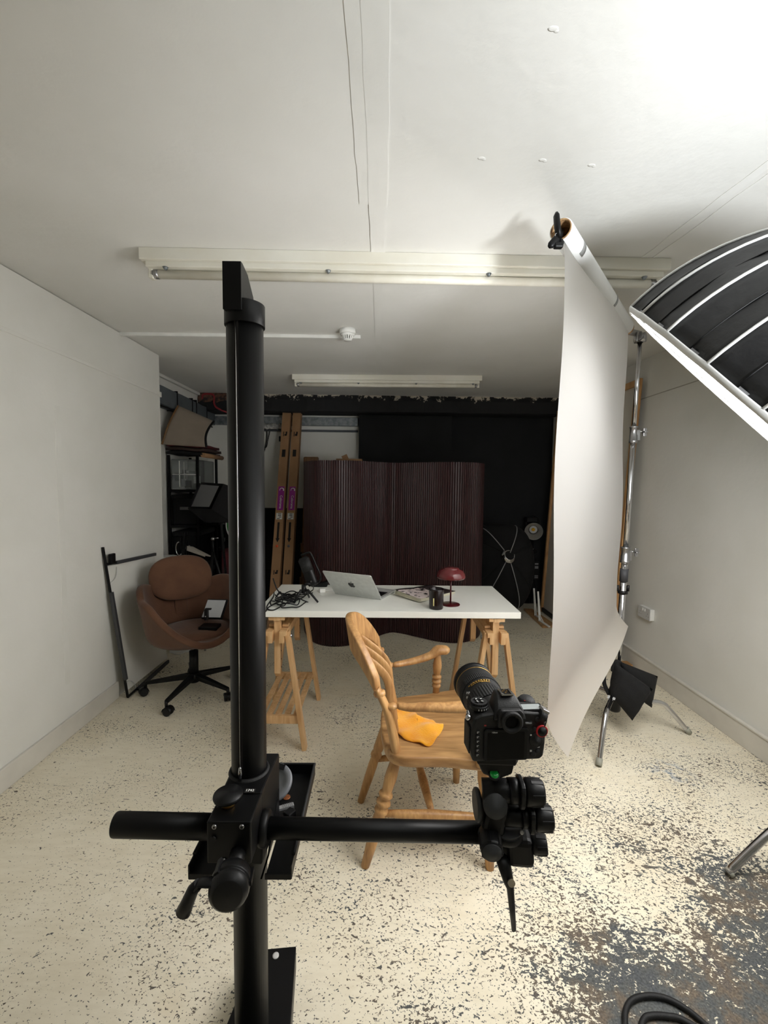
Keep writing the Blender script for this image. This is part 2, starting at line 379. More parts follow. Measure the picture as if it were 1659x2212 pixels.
# ceiling jointing tape, its torn edge, and filled dents
bt = MB()
for (xa, xb, ya, yb, z) in ((-.085, -.03, .2, 1.62, .0022), (-.05, .012, .2, 2.05, .003), (-.045, .0, 2.05, 4.2, .002)):
    n = 24; L0 = [(xa+random.uniform(-.002, .002), lerp(ya, yb, i/n)) for i in range(n+1)]; L1 = [(xb+random.uniform(-.003, .003), lerp(ya, yb, i/n)) for i in range(n+1)]
    bt.prism(L0+L1[::-1], (0, 0, ZC-z), (1, 0, 0), (0, 1, 0), z+.001)
struct('trim_5', bt, CEIL)
bt = MB(); a, b = onz(1659, 345, ZC), onz(1400, 545, ZC)
d = (b-a).normalized(); sd = V((d.y, -d.x, 0)); a = a-d*.5
for o0, wd in ((0, .035), (.05, .012)):
    n = 16; P0 = [a+(b+d*.3-a)*(i/n)+sd*(o0+random.uniform(-.004, .004)) for i in range(n+1)]; P1 = [p+sd*(wd+random.uniform(-.004, .004)) for p in P0]
    bt.prism([(p.x, p.y) for p in P0+P1[::-1]], (0, 0, ZC-.002), (1, 0, 0), (0, 1, 0), .003)
struct('trim_6', bt, CEIL)
bt = MB()
for x, y in ((1040, 342), (1172, 346), (1278, 357), (1195, 62)):
    p = onz(x, y, ZC); bt.ball(p, .010, 10, (1.3, .7, .10)); bt.ball(p+V((.009, .005, 0)), .006, 8, (1, .8, .14))
struct('trim_7', bt, CEIL)
# plasterboard joint ridge on the left wall with its bead end, and the vertical seam
zl = atx(180, 780, XL).z
bt = MB(); n = 30
for i in range(n):
    pass
pa, pb = atx(2, 706, XL), atx(347, 853, XL)
bt.bar(V((XL, .6, pa.z-(pb.z-pa.z)*.5)), V((XL, YC, pb.z)), .008, .02); bt.bar(V((XL-.004, YC, pb.z-.02)), V((XL-.004, YC, pb.z+.02)), .03, .03)
struct('trim_8', bt, WHITE, bevel=.003)
s1 = atx(128, 1000, XL); struct('trim_9', MB().box2((XL-.002, s1.y-.02, .3), (XL+.0018, s1.y+.02, 1.85)), WHITE, bevel=.001)
# joints on the right wall
bt = MB()
for (x0, y0, x1, y1) in ((1342, 794, 1428, 752), (1375, 866, 1508, 822)):
    a, b = atx(x0, y0, XR), atx(x1, y1, XR); dy = (b.z-a.z)/(b.y-a.y)
    bt.bar(V((XR, 1.2, a.z+dy*(1.2-a.y))), V((XR, 4.6, a.z+dy*(4.6-a.y))), .006, .006)
struct('trim_10', bt, mat('joint_grey', (176, 172, 162), .8))
# ceiling cove strip of the alcove
struct('trim_11', MB().box2((XA, YC, ZC-.03), (XA+.035, 5.0, ZC)), WHITE, bevel=.008)

# ================================================================== CEILING FITTINGS
CREAM = mat('yellowed_white_enamel', (224, 222, 212), .42, c2=(216, 212, 198), scale=5, bump=.03)
TUBE = mat('unlit_fluorescent_tube', (226, 223, 212), .3, c2=(216, 211, 196), scale=9)
def batten(a, b, label, hgt, wid, tubeside=True, group=None):
    a, b = V(a), V(b); t = (b-a).normalized(); s_ = V((t.y, -t.x, 0))      # s_ points to the camera side
    c = (a+b)/2
    r = thing('fluorescent_batten', label, 'ceiling light', (c.x, c.y, ZC-hgt), math.atan2(t.y, t.x))
    z1 = ZC-hgt*.55
    MB().bar(a+V((0, 0, ZC-hgt*.28-a.z)), b+V((0, 0, ZC-hgt*.28-b.z)), wid, hgt*.56).obj('housing', CREAM, r, bevel=.003)
    MB().bar(a+t*.02+V((0, 0, z1-.012-a.z)), b-t*.02+V((0, 0, z1-.012-b.z)), wid*.72, .024).obj('gear_tray', CREAM, r, bevel=.003)
    zt = ZC-hgt+.0
    for e, q in ((a, 1), (b, -1)):
        h = MB().box(e+t*q*.03+V((0, 0, zt+.004-e.z)), (.022, .034, .05), M.Rotation(math.atan2(t.y, t.x), 3, 'Z')).obj('lamp_holder', CREAM, r, bevel=.005)
    MB().cyl(a+t*.03+V((0, 0, zt-a.z)), b-t*.03+V((0, 0, zt-b.z)), .0185, n=16).obj('tube', TUBE, r)
    for e, q in ((a, 1), (b, -1)):
        MB().cyl(e+t*q*.036+V((0, 0, zt-e.z)), e+t*q*.06+V((0, 0, zt-e.z)), .0193, n=16).obj('tube_cap', STEEL, r)
    L_ = (b-a).length
    for k in (.045, .35, .655, .955):
        p = a+(b-a)*k+s_*(wid*.3)+V((0, 0, z1-.024-a.z))
        MB().lathe([(.012, 0), (.009, -.006), (.004, -.012)], p, (0, 0, 1), 12).obj('clip_screw', GALV, r)
    return r
def flat(p, z): return V((p.x, p.y, z))
b1a, b1b = onz(278, 528, ZC), onz(1456, 553, ZC)
batten(V((b1a.x+.03, b1a.y+.07, ZC)), V((b1b.x, b1b.y+.07, ZC)), 'long yellowed fluorescent batten across the ceiling in front of the smoke detector', .088, .11)
b2a, b2b = onz(630, 807, ZC), onz(1043, 810, ZC)
batten(V((b2a.x, b2a.y+.06, ZC)), V((b2b.x, b2b.y+.06, ZC)), 'short clean white fluorescent batten on the ceiling near the black beam', .085, .09)
# conduit and smoke detector
pc = onz(252, 718, ZC); pd = onz(779, 725, ZC)
tag(MB().bar(V((XL, pc.y, ZC-.011)), V((pd.x, pd.y, ZC-.011)), .022, .022).obj('cable_trunking', WPL, bevel=.002), 'thin white cable trunking on the ceiling running to the smoke detector', 'trunking')
sd_ = onz(751, 722, ZC-.03)
r = thing('smoke_detector', 'round white smoke detector under the ceiling', 'smoke detector', (sd_.x, sd_.y, ZC-.07))
c0 = V((sd_.x, sd_.y, 0))
MB().lathe([(.03, ZC), (.052, ZC), (.053, ZC-.02), (.05, ZC-.03)], c0, n=28).obj('base', WPL, r)
MB().lathe([(.046, ZC-.03), (.044, ZC-.038), (.034, ZC-.044)], c0, n=28).obj('cover', WPL, r)
for k in range(14):
    an = 2*PI*k/14; dr = V((math.cos(an), math.sin(an), 0))
    MB().bar(c0+dr*.036+V((0, 0, ZC-.042)), c0+dr*.024+V((0, 0, ZC-.066)), .006, .005, dr).obj('vent_rib', WPL, r)
MB().lathe([(.026, ZC-.066), (.024, ZC-.07), (.0, ZC-.071)], c0, n=20).obj('nose', WPL, r)

# ================================================================== SERVICES ON THE BACK WALL / ALCOVE
DUCT = mat('grey_painted_duct', (96, 102, 106), .6, c2=(84, 90, 94), scale=5, bump=.1)
r = thing('metal_duct', 'grey boxed metal duct strapped along the alcove wall under the cove', 'duct', (XA, 4.3, 2.13))
p0, p1 = atx(352, 860, XA), atx(500, 910, XA)
n = 14; vs_ = []
for i in range(n+1):
    y = lerp(YC+.02, YB-.02, i/n); z = lerp(2.24, 2.2, i/n)+random.uniform(-.004, .004)
    vs_ += [(XA, y, z-.095), (XA+.1, y, z-.09+random.uniform(-.003, .003)), (XA+.1, y, z+.075), (XA, y, z+.085)]
MB().add(vs_, [(i*4+j, i*4+(j+1) % 4, i*4+4+(j+1) % 4, i*4+4+j) for i in range(n) for j in range(4)]+[(0, 1, 2, 3), (n*4, n*4+1, n*4+2, n*4+3)]).obj('duct_body', DUCT, r, bevel=.005)
for y in (4.28, 4.62, 4.72, 5.0):
    MB().box((XA+.052, y, 2.215), (.108, .012, .19)).obj('strap', BLK, r)
MB().tube(spline([(XA+.07, YC+.1, 2.13), (XA+.08, 4.1, 2.125), (XA+.08, 4.6, 2.12), (XA+.09, 4.95, 2.11), (XA+.1, 5.15, 2.08)]), .008, 8).obj('cable', BLK, r)
r = thing('cable_trunking', 'dull galvanised steel trunking along the back wall below the beam', 'trunking', (-1.1, YB, 2.13))
MB().box2((-1.95, YB-.07, 2.12), (-.27, YB, 2.215)).obj('channel', GALV, r, bevel=.003)
for x in (-1.3, -.62, -.5): MB().ball((x, YB-.071, 2.17), .008, 8, (1, .5, 1)).obj('screw', STEEL, r)
tag(MB().tube([(-1.8, YB-.03, 2.062), (-.27, YB-.03, 2.062)], .013, 10).obj('wall_conduit', mat('grey_conduit', (88, 92, 98), .5)), 'thin dark grey conduit pipe on the back wall under the steel trunking', 'pipe')
tag(MB().box2((-.95, YB-.05, 2.262), (.70, YB, 2.312)).obj('strip_light', WPL, bevel=.008), 'long white strip light housing tucked under the black beam', 'strip light')
pz = aty(606, 948, YB-.02)
r = thing('wall_switch', 'small black box on the white back wall beside the cardboard cartons', 'switch', pz)
MB().box(pz, (.035, .03, .06)).obj('box', BLK, r, bevel=.003)
MB().tube(spline([pz+V((.01, 0, .03)), pz+V((.03, 0, .08)), (pz.x+.02, YB-.03, 2.055)]), .004, 8).obj('cord', BLK, r)
p = aty(578, 950, YB-.03)
tag(MB().tube(spline([(p.x-.01, YB-.03, 2.06), (p.x-.01, YB-.03, 1.96), (p.x-.05, YB-.03, 1.80), (p.x-.11, YB-.03, 1.87), (p.x-.12, YB-.03, 2.06)]), .006, 8)
    .tube(spline([(p.x+.03, YB-.03, 2.06), (p.x+.005, YB-.035, 1.95), (p.x-.02, YB-.035, 1.86), (p.x-.1, YB-.03, 1.9)]), .005, 8).obj('hanging_cable', BLK), 'loop of black cable hanging from the conduit on the back wall', 'cable')
WRAP = mat('crumpled_white_wrap', (206, 204, 198), .7, c2=(150, 150, 148), scale=30, bump=.6)
tag(MB().grid(lambda u, v: (lerp(-1.6, -1.15, u), YB-.075+.02*math.sin(u*31+v*7), 2.075+.055*v+.006*math.sin(u*50)), 30, 4).obj('plastic_wrap', WRAP, solid=.02), 'crumpled white wrap stuffed under the steel trunking on the back wall', 'wrap')
REDC = mat('red_cable_sheath', (138, 34, 40), .5)
tag(MB().tube(spline([(-2.0, 4.99, 2.37), (-1.99, 4.985, 2.42), (-1.9, 4.985, 2.425), (-1.87, 4.985, 2.40), (-1.87, 4.985, 2.32), (-1.83, 4.99, 2.27), (-1.7, 5.05, 2.22), (-1.55, 5.15, 2.18)]), .011, 10).obj('red_cable', REDC), 'red fire alarm cable looping off the beam end in the alcove', 'cable')
# wall socket on the right wall
sk = (atx(1386, 1306, XR)+atx(1417, 1342, XR))/2
r = thing('wall_socket', 'white double wall socket above the right skirting board', 'socket', (XR, sk.y, sk.z-.043))
MB().box((XR-.016, sk.y, sk.z), (.032, .146, .086)).obj('back_box', WPL, r, bevel=.004)
MB().box((XR-.0345, sk.y, sk.z), (.006, .148, .088)).obj('face_plate', LGREY, r, bevel=.002)
for k in (-1, 1):
    MB().box((XR-.039, sk.y+k*.014, sk.z+.025), (.005, .012, .02)).obj('rocker_switch', WPL, r, bevel=.001)
    for dy, dz, a, b in ((0, .006, .004, .009), (-.011, -.014, .008, .004), (.011, -.014, .008, .004)):
        MB().box((XR-.0375, sk.y+k*.045+dy, sk.z+dz-.004), (.0012, a, b)).obj('socket_hole', GREY, r)

# ================================================================== TABLE ON TRESTLES
TX, TY, TR, TZ = -.6448, 2.2696, .0044, .774
def tp(a, b, z=TZ): return V((TX+a*math.cos(TR)-b*math.sin(TR), TY+a*math.sin(TR)+b*math.cos(TR), z))
TABLEW = mat('white_laminate', (236, 236, 230), .32, c2=(233, 233, 226), scale=3)
c = tp(.7, .3, TZ-.017)
r = thing('trestle_table', 'plain white rectangular table top resting on two pine trestles', 'table', (c.x, c.y, TZ-.034), TR, local=True)
MB().box2((-.7, -.3, 0), (.7, .3, .034)).obj('panel', TABLEW, r, bevel=.0015)
def trestle(cx, label):
    r = thing('trestle', label, 'trestle', (cx, 2.575, 0), group=None, local=True)
    ya, yb = -.275, .275
    zt = .735
    for y, s_ in ((ya, -1), (yb, 1)):
        for k in (-1, 1):
            MB().bar((k*.052, y*.96, .655), (k*.148, y, 0), .024, .045, (0, 1, 0)).obj('leg', PINE, r, bevel=.002)
        u = MB().prism([(-.016, .42), (.016, .39), (.016, zt-.018), (-.016, zt-.018)], (-.0, y+.02, 0), (0, 1, 0), (0, 0, 1), .034)
        for v_ in range(len(u.v)): u.v[v_].x -= .017
        uo = u.obj('upright', PINE, r, bevel=.0015)
        for k in range(4): MB().cyl((.0165, y+.02, .45+k*.045), (.0185, y+.02, .45+k*.045), .004, n=10).obj('peg_hole', PRINT, uo)
        MB().box((0, y+.01, zt-.009), (.085, .045, .018)).obj('top_block', PINE, r, bevel=.002)
        for k in (-1, 1):
            MB().box((k*.036, y+.055, .672), (.034, .03, .014)).obj('spacer_block', PINE, r, bevel=.0015)
            MB().cyl((k*.056, y+.03, .62), (k*.075, y+.03, .62), .011, n=12).obj('wing_nut', STEEL, r)
    for k in (-1, 1):
        MB().prism([(k*.018, .60), (k*.042, .60), (k*.042, .638), (k*.054, .638), (k*.054, .662), (k*.018, .662)][::k], (0, yb+.035, 0), (1, 0, 0), (0, 0, 1), .62).obj('side_rail', PINE, r, bevel=.0015)
    MB().box((0, 0, zt-.01), (.032, .58, .02)).obj('top_rail', PINE, r, bevel=.0015)
    # slatted shelf
    for y in (ya+.005, yb-.005): MB().box((0, y, .165), (.226, .02, .045)).obj('shelf_rail', PINE, r, bevel=.002)
    for k in range(5): MB().box((lerp(-.098, .098, k/4), 0, .181), (.032, .53, .012)).obj('shelf_slat', PINE, r, bevel=.0015)
    return r
trestle(-.545, 'slatted pine trestle under the cable end of the white table')
trestle(.632, 'slatted pine trestle under the lamp end of the white table')

# ================================================================== WOODEN ARMCHAIR
def turned(a, b, prof, n=16):
    a, b = V(a), V(b)
    return MB().tube([a+(b-a)*t for t, _ in prof], [q for _, q in prof], n)
LEGP = [(0, .017), (.05, .02), (.2, .024), (.3, .02), (.33, .019), (.34, .026), (.36, .028), (.38, .02), (.395, .019), (.41, .027), (.43, .029), (.45, .022), (.465, .021), (.48, .027), (.5, .028), (.52, .022), (.56, .024), (.66, .025), (.8, .021), (1, .016)]
LEGR = [(0, .016), (.2, .021), (.42, .023), (.45, .019), (.47, .025), (.5, .026), (.52, .019), (.6, .021), (.75, .02), (1, .015)]
r = thing('wooden_armchair', 'honey coloured farmhouse wooden armchair with turned legs and bent slat back', 'chair', (.19, 1.78, 0))
SZ = .445
seat = spline([(.035, 1.60, 0), (.1, 1.548, 0), (.25, 1.545, 0), (.40, 1.528, 0), (.47, 1.57, 0), (.485, 1.8, 0), (.46, 2.05, 0), (.39, 2.085, 0), (.25, 2.045, 0), (.1, 2.005, 0), (.03, 1.95, 0), (.012, 1.78, 0)], 6, True)
so = MB().prism([(p.x, p.y) for p in seat], (0, 0, SZ-.042), (1, 0, 0), (0, 1, 0), .042).obj('seat', OAKX, r, bevel=.010, bseg=3, smooth=True)
turned((.075, 1.605, SZ-.03), (-.043, 1.568, 0), LEGP).obj('leg', OAK, r)
turned((.06, 1.94, SZ-.03), (-.075, 1.905, 0), LEGR).obj('leg', OAK, r)
turned((.40, 1.60, SZ-.03), (.43, 1.56, 0), LEGP).obj('leg', OAK, r)
turned((.375, 2.005, SZ-.03), (.386, 2.04, 0), LEGR).obj('leg', OAK, r)
SP = [(0, .011), (.2, .015), (.5, .0195), (.8, .015), (1, .011)]
na, nb = V((.005, 1.583, .20)), V((.418, 1.578, .19)); fa, fb = V((-.02, 1.918, .19)), V((.38, 2.025, .18))
turned(na, nb, SP).obj('stretcher', OAK, r); turned(fa, fb, SP).obj('stretcher', OAK, r)
turned((na+nb)*.5, (fa+fb)*.5, SP).obj('stretcher', OAK, r)
# crest rail: deep paddle in the middle, bowed backwards, arching down to the two outer posts
def crest(u, v):
    q = (u-.5)*2; y = 1.785+.225*q*(1-.03*abs(q)); x = -.105+.098*q*q+.012*abs(q)**3
    top = .905-.075*q*q-.095*q**4; hgt = .125-.055*abs(q)**2.2
    tilt = -.02*(v)
    return V((x+tilt*(1-q*q*.5), y, top-hgt*(1-v)))
bmq = MB().grid(crest, 22, 5)
bmq.obj('crest_rail', OAK, r, solid=.030, bevel=.007, bseg=3, off=0)
for y0, y1, outer in ((1.60, 1.572, True), (1.70, 1.70, False), (1.785, 1.785, False), (1.87, 1.87, False), (1.965, 1.998, True)):
    q = (y1-1.785)/.225; zt = .905-.075*q*q-.095*q**4-(.125-.055*abs(q)**2.2)+.012; xt = -.105+.098*q*q+.012*abs(q)**3
    pts = spline([(.072, y0, SZ-.012), (.052, lerp(y0, y1, .35), lerp(SZ, zt, .35)), (.028, lerp(y0, y1, .7), lerp(SZ, zt, .7)), (xt, y1, zt)], 5)
    if outer:
        mb = MB().tube(pts, [lerp(.033, .021, i/(len(pts)-1)) for i in range(len(pts))], 12, sx=.6, sy=1.05)
        o_ = mb.obj('back_post', OAK, r)
        MB().lathe([(.012, -.012), (.022, -.006), (.023, 0), (.022, .006), (.014, .012)], pts[-3], (-.2, 0, 1), 14).obj('bead', OAK, o_)
    else: MB().tube(pts, [.017]*len(pts), 10, sx=1, sy=.36).obj('back_slat', OAK, r)
def arm(y0, y1, x1, z0, zend, label=None):
    P = [(.035, y0, z0), (.055, y0, z0+.002), (.07, y0, z0+.003), (.08, y0, z0+.004), (.12, lerp(y0, y1, .3), z0+.004), (.18, lerp(y0, y1, .55), z0+.012), (.25, lerp(y0, y1, .8), lerp(z0, zend, .6)), (x1-.02, y1, zend), (x1+.02, y1, zend+.002), (x1+.035, y1, zend)]
    R_ = [.013, .018, .012, .017, .019, .022, .024, .032, .028, .012]
    o_ = MB().tube(spline(P, 3), sum([[lerp(R_[i], R_[i+1], j/3) for j in range(3)] for i in range(9)], [])+[.012], 14, sx=1.0, sy=.72).obj('armrest', OAK, r)
    POST = [(0, .012), (.08, .015), (.3, .022), (.46, .018), (.5, .013), (.525, .0215), (.565, .0225), (.59, .014), (.605, .013), (.63, .022), (.67, .023), (.695, .014), (.71, .0135), (.735, .021), (.78, .021), (.80, .015), (1, .0175)]
    turned((x1-.02, y1, zend-.01), (x1-.025, y1+(.01 if y1 > 1.8 else -.005), SZ-.02), POST, 14).obj('arm_post', OAK, r)
arm(1.575, 1.535, .40, .622, .648); arm(1.985, 2.045, .305, .605, .655)
# ---------------------------------------------------------------- orange cloth on the seat
CLOTH = mat('orange_microfibre', (246, 172, 28), .9, c2=(236, 154, 22), scale=14, bump=.35, bscale=160, sheen=.4)
q4 = [onz(846, 1530, SZ), onz(893, 1527, SZ), onz(958, 1572, SZ), onz(926, 1613, SZ), onz(852, 1596, SZ)]
edge = spline([onz(x, y, SZ) for x, y in ((846, 1533), (868, 1528), (891, 1529), (900, 1550), (925, 1556), (945, 1568), (958, 1571), (948, 1592), (929, 1614), (900, 1607), (868, 1596), (850, 1570))], 5, True)
cc = V((0, 0, 0))
for p in edge: cc += p
cc /= len(edge)
ne = len(edge); rings = 9; vs_ = []
for k in range(rings+1):
    t = k/rings
    for j in range(ne):
        p = cc+(edge[j]-cc)*t
        h = .004+.020*(1-t**3)*(.6+.4*math.sin(p.x*44+p.y*21))*(.65+.35*math.sin(p.y*63-p.x*30))+.006*math.sin(j*.9)*(t**4)
        vs_.append((p.x, p.y, SZ+max(.003, h)))
fs = [(k*ne+j, k*ne+(j+1) % ne, (k+1)*ne+(j+1) % ne, (k+1)*ne+j) for k in range(rings) for j in range(ne)]
tag(MB().add(vs_, fs, True).obj('cleaning_cloth', CLOTH, solid=.004, off=-1, weld=True), 'orange microfibre cloth crumpled on the wooden armchair seat', 'cloth')

# ================================================================== THINGS ON THE TABLE
ALU = mat('silver_aluminium', (214, 216, 214), .4, .6, scale=40)
ALUD = mat('dark_keys', (30, 31, 33), .5, scale=20)
bl, br = onz(724, 1283, TZ), onz(824, 1296, TZ)
hx = (br-bl); hx.z = 0; W = .3126; hx.normalize(); hn = V((-hx.y, hx.x, 0))
cen = (bl+br)/2; cen.z = TZ
bl = cen-hx*W/2; br = cen+hx*W/2
r = thing('laptop', 'open silver laptop with its lid back towards the wooden chair', 'laptop', cen, math.atan2(hx.y, hx.x), local=True)
MB().box2((-W/2, -.004, .001), (W/2, .218, .0125)).obj('base', ALU, r, bevel=.004, bseg=3)
kb = MB().box2((-.138, .03, .0125), (.138, .13, .0131)).obj('keyboard_well', ALUD, r)
keys = MB()
for i in range(14):
    for j in range(6): keys.box((-.128+i*.0197, .04+j*.0162, .0137), (.0165, .0135, .0012))
keys.obj('keys', BLK, kb, kind='stuff')
MB().box2((-.078, .14, .0124), (.078, .21, .0128)).obj('trackpad', ALU, r, bevel=.001)
MB().cyl((-.12, 0, .011), (.12, 0, .011), .005, n=12).obj('hinge', ALUD, r)
A = math.radians(42); lu = V((0, -math.sin(A), math.cos(A)))
ln = V((1, 0, 0)).cross(lu)
lid = MB()
def rrect(w_, h_, rad, n=5):
    P = []
    for cx, cy, a0 in ((w_-rad, rad, -PI/2), (w_-rad, h_-rad, 0), (rad, h_-rad, PI/2), (rad, rad, PI)):
        P += [(cx+rad*math.cos(a0+PI/2*i/n), cy+rad*math.sin(a0+PI/2*i/n)) for i in range(n+1)]
    return P
lo = lid.prism(rrect(W, .215, .009), V((-W/2, 0, .012)), (1, 0, 0), lu, .006).obj('lid', ALU, r, bevel=.0012)
APPLE = [(0, .60), (-.12, .67), (-.25, .70), (-.38, .65), (-.47, .53), (-.50, .36), (-.48, .14), (-.41, -.06), (-.31, -.23), (-.2, -.32), (-.1, -.31), (0, -.27), (.1, -.31), (.2, -.32), (.31, -.23), (.40, -.09), (.455, .04), (.37, .10), (.32, .19), (.305, .30), (.33, .42), (.38, .50), (.44, .555), (.36, .64), (.25, .69), (.12, .67)]
LEAF = [(.0, .74), (.02, .86), (.09, .96), (.2, 1.02), (.21, .92), (.16, .82), (.08, .76)]
s_ = .042; MB().prism([(a*s_, b*s_) for a, b in APPLE], V((0, 0, .012))+lu*.098+ln*.0058, (1, 0, 0), lu, .0006).prism([(a*s_, b*s_) for a, b in LEAF], V((0, 0, .012))+lu*.098+ln*.0058, (1, 0, 0), lu, .0006).obj('logo', mat('black_mirror', (12, 12, 13), .15, scale=5), lo)
MB().prism(rrect(W-.008, .205, .008), V((-W/2+.004, 0, .012))+lu*.005-ln*.0005, (1, 0, 0), lu, .0006).obj('screen', GLASSB, lo)
# magazine with curled pages
MAG = bpy.data.materials.new('spotted_magazine_cover'); MAG.use_nodes = True
def _mag(m):
    N = m.node_tree.nodes; L = m.node_tree.links; b = N['Principled BSDF']; b.inputs['Roughness'].default_value = .45
    tc = N.new('ShaderNodeTexCoord'); n = N.new('ShaderNodeTexNoise'); n.inputs['Scale'].default_value = 34; n.inputs['Detail'].default_value = 2
    L.new(tc.outputs['Object'], n.inputs['Vector'])
    sx = N.new('ShaderNodeSeparateXYZ'); L.new(tc.outputs['Object'], sx.inputs[0])
    z = N.new('ShaderNodeMapRange'); L.new(sx.outputs['X'], z.inputs[0])
    for i, x in enumerate((.02, .09, 0, .45)): z.inputs[i+1].default_value = x
    z2 = N.new('ShaderNodeMapRange'); L.new(sx.outputs['Y'], z2.inputs[0])
    for i, x in enumerate((.075, .10, 0, .45)): z2.inputs[i+1].default_value = x
    ad = N.new('ShaderNodeMath'); L.new(n.outputs[0], ad.inputs[0]); L.new(z.outputs[0], ad.inputs[1])
    ad2 = N.new('ShaderNodeMath'); L.new(ad.outputs[0], ad2.inputs[0]); L.new(z2.outputs[0], ad2.inputs[1])
    r_ = N.new('ShaderNodeValToRGB'); r_.color_ramp.elements[0].position = .555; r_.color_ramp.elements[1].position = .58
    r_.color_ramp.elements[0].color = lin((214, 200, 198)); r_.color_ramp.elements[1].color = lin((34, 24, 26))
    L.new(ad2.outputs[0], r_.inputs[0]); L.new(r_.outputs[0], b.inputs['Base Color'])
_mag(MAG)
mA, mB, mC = onz(858, 1286, TZ), onz(899, 1304, TZ), onz(977, 1284, TZ); mD = mA+(mC-mB)
mc = (mA+mC)/2; mu = (mC-mB); 
r = thing('magazine', 'magazine with a spotted pink and black cover lying curled under the candle', 'magazine', (mc.x, mc.y, TZ), math.atan2(mu.y, mu.x), local=True)
Lm, Wm = mu.length, (mA-mB).length
def pg(k, n_):
    def f(u, v):
        lift = .002+.0035*k+(.010+.0028*k)*max(0, .5-u)*2*(.35+.65*v)+.018*v*v*u*(1-u)*2
        return (lerp(-Lm/2, Lm/2, u)+.001*k, lerp(-Wm/2, Wm/2, v), lift)
    return f
PAGE = mat('magazine_pages', (226, 222, 200), .7, scale=60)
for k in range(4): MB().grid(pg(k, 4), 14, 8).obj('page_block', PAGE, r, solid=.0016, off=1)
MB().grid(pg(4, 4), 18, 8).obj('cover', MAG, r, solid=.0012, off=1)
# candle
cpos = onz(942, 1314, TZ); JAR = mat('black_cherry_glass', (22, 11, 14), .2, c2=(17, 8, 11), scale=6)
r = thing('candle', 'dark cherry glass candle jar with a small pale label beside the lamp', 'candle', (cpos.x, cpos.y, TZ), local=True)
MB().lathe([(.033, .002), (.036, .0), (.0385, .006), (.0405, .1), (.0405, .108), (.0385, .11), (.0375, .106), (.036, .088), (.001, .088)], n=36, cap1=True).obj('jar', JAR, r)
MB().lathe([(.036, .086), (.001, .0875)], n=28).obj('wax', mat('plum_wax', (74, 26, 34), .5), r)
MB().cyl((0, 0, .086), (.001, 0, .098), .0012, n=6).obj('wick', PRINT, r)
an = math.radians(-118); MB().grid(lambda u, v: ((.0393+.0012*v)*math.cos(an+(u-.5)*.16), (.0393+.0012*v)*math.sin(an+(u-.5)*.16), .022+.042*v), 4, 2).obj('label_strip', mat('pale_yellow_label', (232, 224, 160), .6), r, solid=.0006)
# mushroom lamp
lp = onz(973, 1306, TZ); LAMPM = mat('burgundy_lacquer', (74, 16, 22), .24, c2=(68, 13, 19), scale=4, coat=.2)
SHADE = mat('burgundy_translucent_shade', (112, 40, 44), .16, c2=(106, 35, 40), scale=4, trans=.25, coat=.3)
r = thing('table_lamp', 'burgundy mushroom table lamp standing behind the candle', 'lamp', (lp.x, lp.y, TZ), local=True)
MB().lathe([(.052, 0), (.0535, .002), (.052, .0045), (.01, .006), (.005, .009)], n=40).obj('base', LAMPM, r)
MB().cyl((0, 0, .005), (0, 0, .178), .0048, n=14).obj('stem', LAMPM, r)
MB().lathe([(.075, .152), (.0785, .158), (.078, .168), (.073, .182), (.062, .195), (.044, .203), (.042, .206), (.0415, .2095), (.0, .211)], n=44, cap0=False).obj('shade', SHADE, r, solid=.002)
MB().ball((0, 0, .184), .014, 12).obj('bulb', WPL, r)
# microphone on a little tripod
r = thing('microphone', 'black desk microphone tilted on a mini tripod at the back of the table', 'microphone', (-.41, 2.46, TZ))
hub = aty(656, 1272, 2.46)
for x, y in ((635, 1305), (687, 1303), (668, 1292)):
    f_ = onz(x, y, TZ); f_.z = TZ+.005
    k = hub+(f_-hub)*.3; k.z = hub.z-.004
    MB().tube([hub+V((0, 0, -.012)), k, f_], [.008, .008, .0062], 8, sx=.75).obj('tripod_leg', BLK, r)
MB().cyl(hub+V((0, 0, -.022)), hub+V((0, 0, .022)), .0125, n=16).obj('tripod_hub', BLK, r)
MB().cyl(hub+V((.008, 0, .024)), hub+V((.04, .01, .03)), .007, n=12).obj('thumb_screw', BLK, r)
m0, m1 = aty(677, 1264, 2.5), aty(654, 1204, 2.52)
ax = (m1-m0).normalized(); sxv = ax.cross(V((0, 1, 0))).normalized()
MB().tube([hub+V((0, 0, .015)), hub+V((.02, .02, .03)), m0-ax*.005], .007, 8).obj('mount_arm', BLK, r)
mb = MB().tube([m0, m0+ax*.012, m0+ax*.03, m0+(m1-m0)*.75, m1-ax*.012, m1], [.026, .031, .032, .033, .032, .022], 20, sx=1, sy=.62, up0=(0, 1, 0))
mo = mb.obj('mic_body', BLK, r)
MB().tube([m0+(m1-m0)*.5, m0+(m1-m0)*.93], [.0335, .0338], 20, sx=1, sy=.64, up0=(0, 1, 0)).obj('grille', BLKR, mo)
MB().cyl(m0+(m1-m0)*.16-V((0, .02, 0)), m0+(m1-m0)*.16-V((0, .026, 0)), .005, n=12).obj('gain_knob', STEEL, mo)
lo_ = [m0-ax*.004, m0+sxv*.035+ax*.005, m0+sxv*.052+ax*.03, m0+(m1-m0)*.55+sxv*.05, m1+sxv*.045-ax*.0, m1+sxv*.03+ax*.012, m1-sxv*.012+ax*.012]
if (lo_[3]-lo_[0]).x < 0: lo_ = [m0+(p-m0)-sxv*2*((p-m0).dot(sxv)) for p in lo_]
MB().tube(spline([p+V((0, .03, 0)) for p in lo_], 6), .0058, 8).obj('pop_shield_frame', BLK, r)
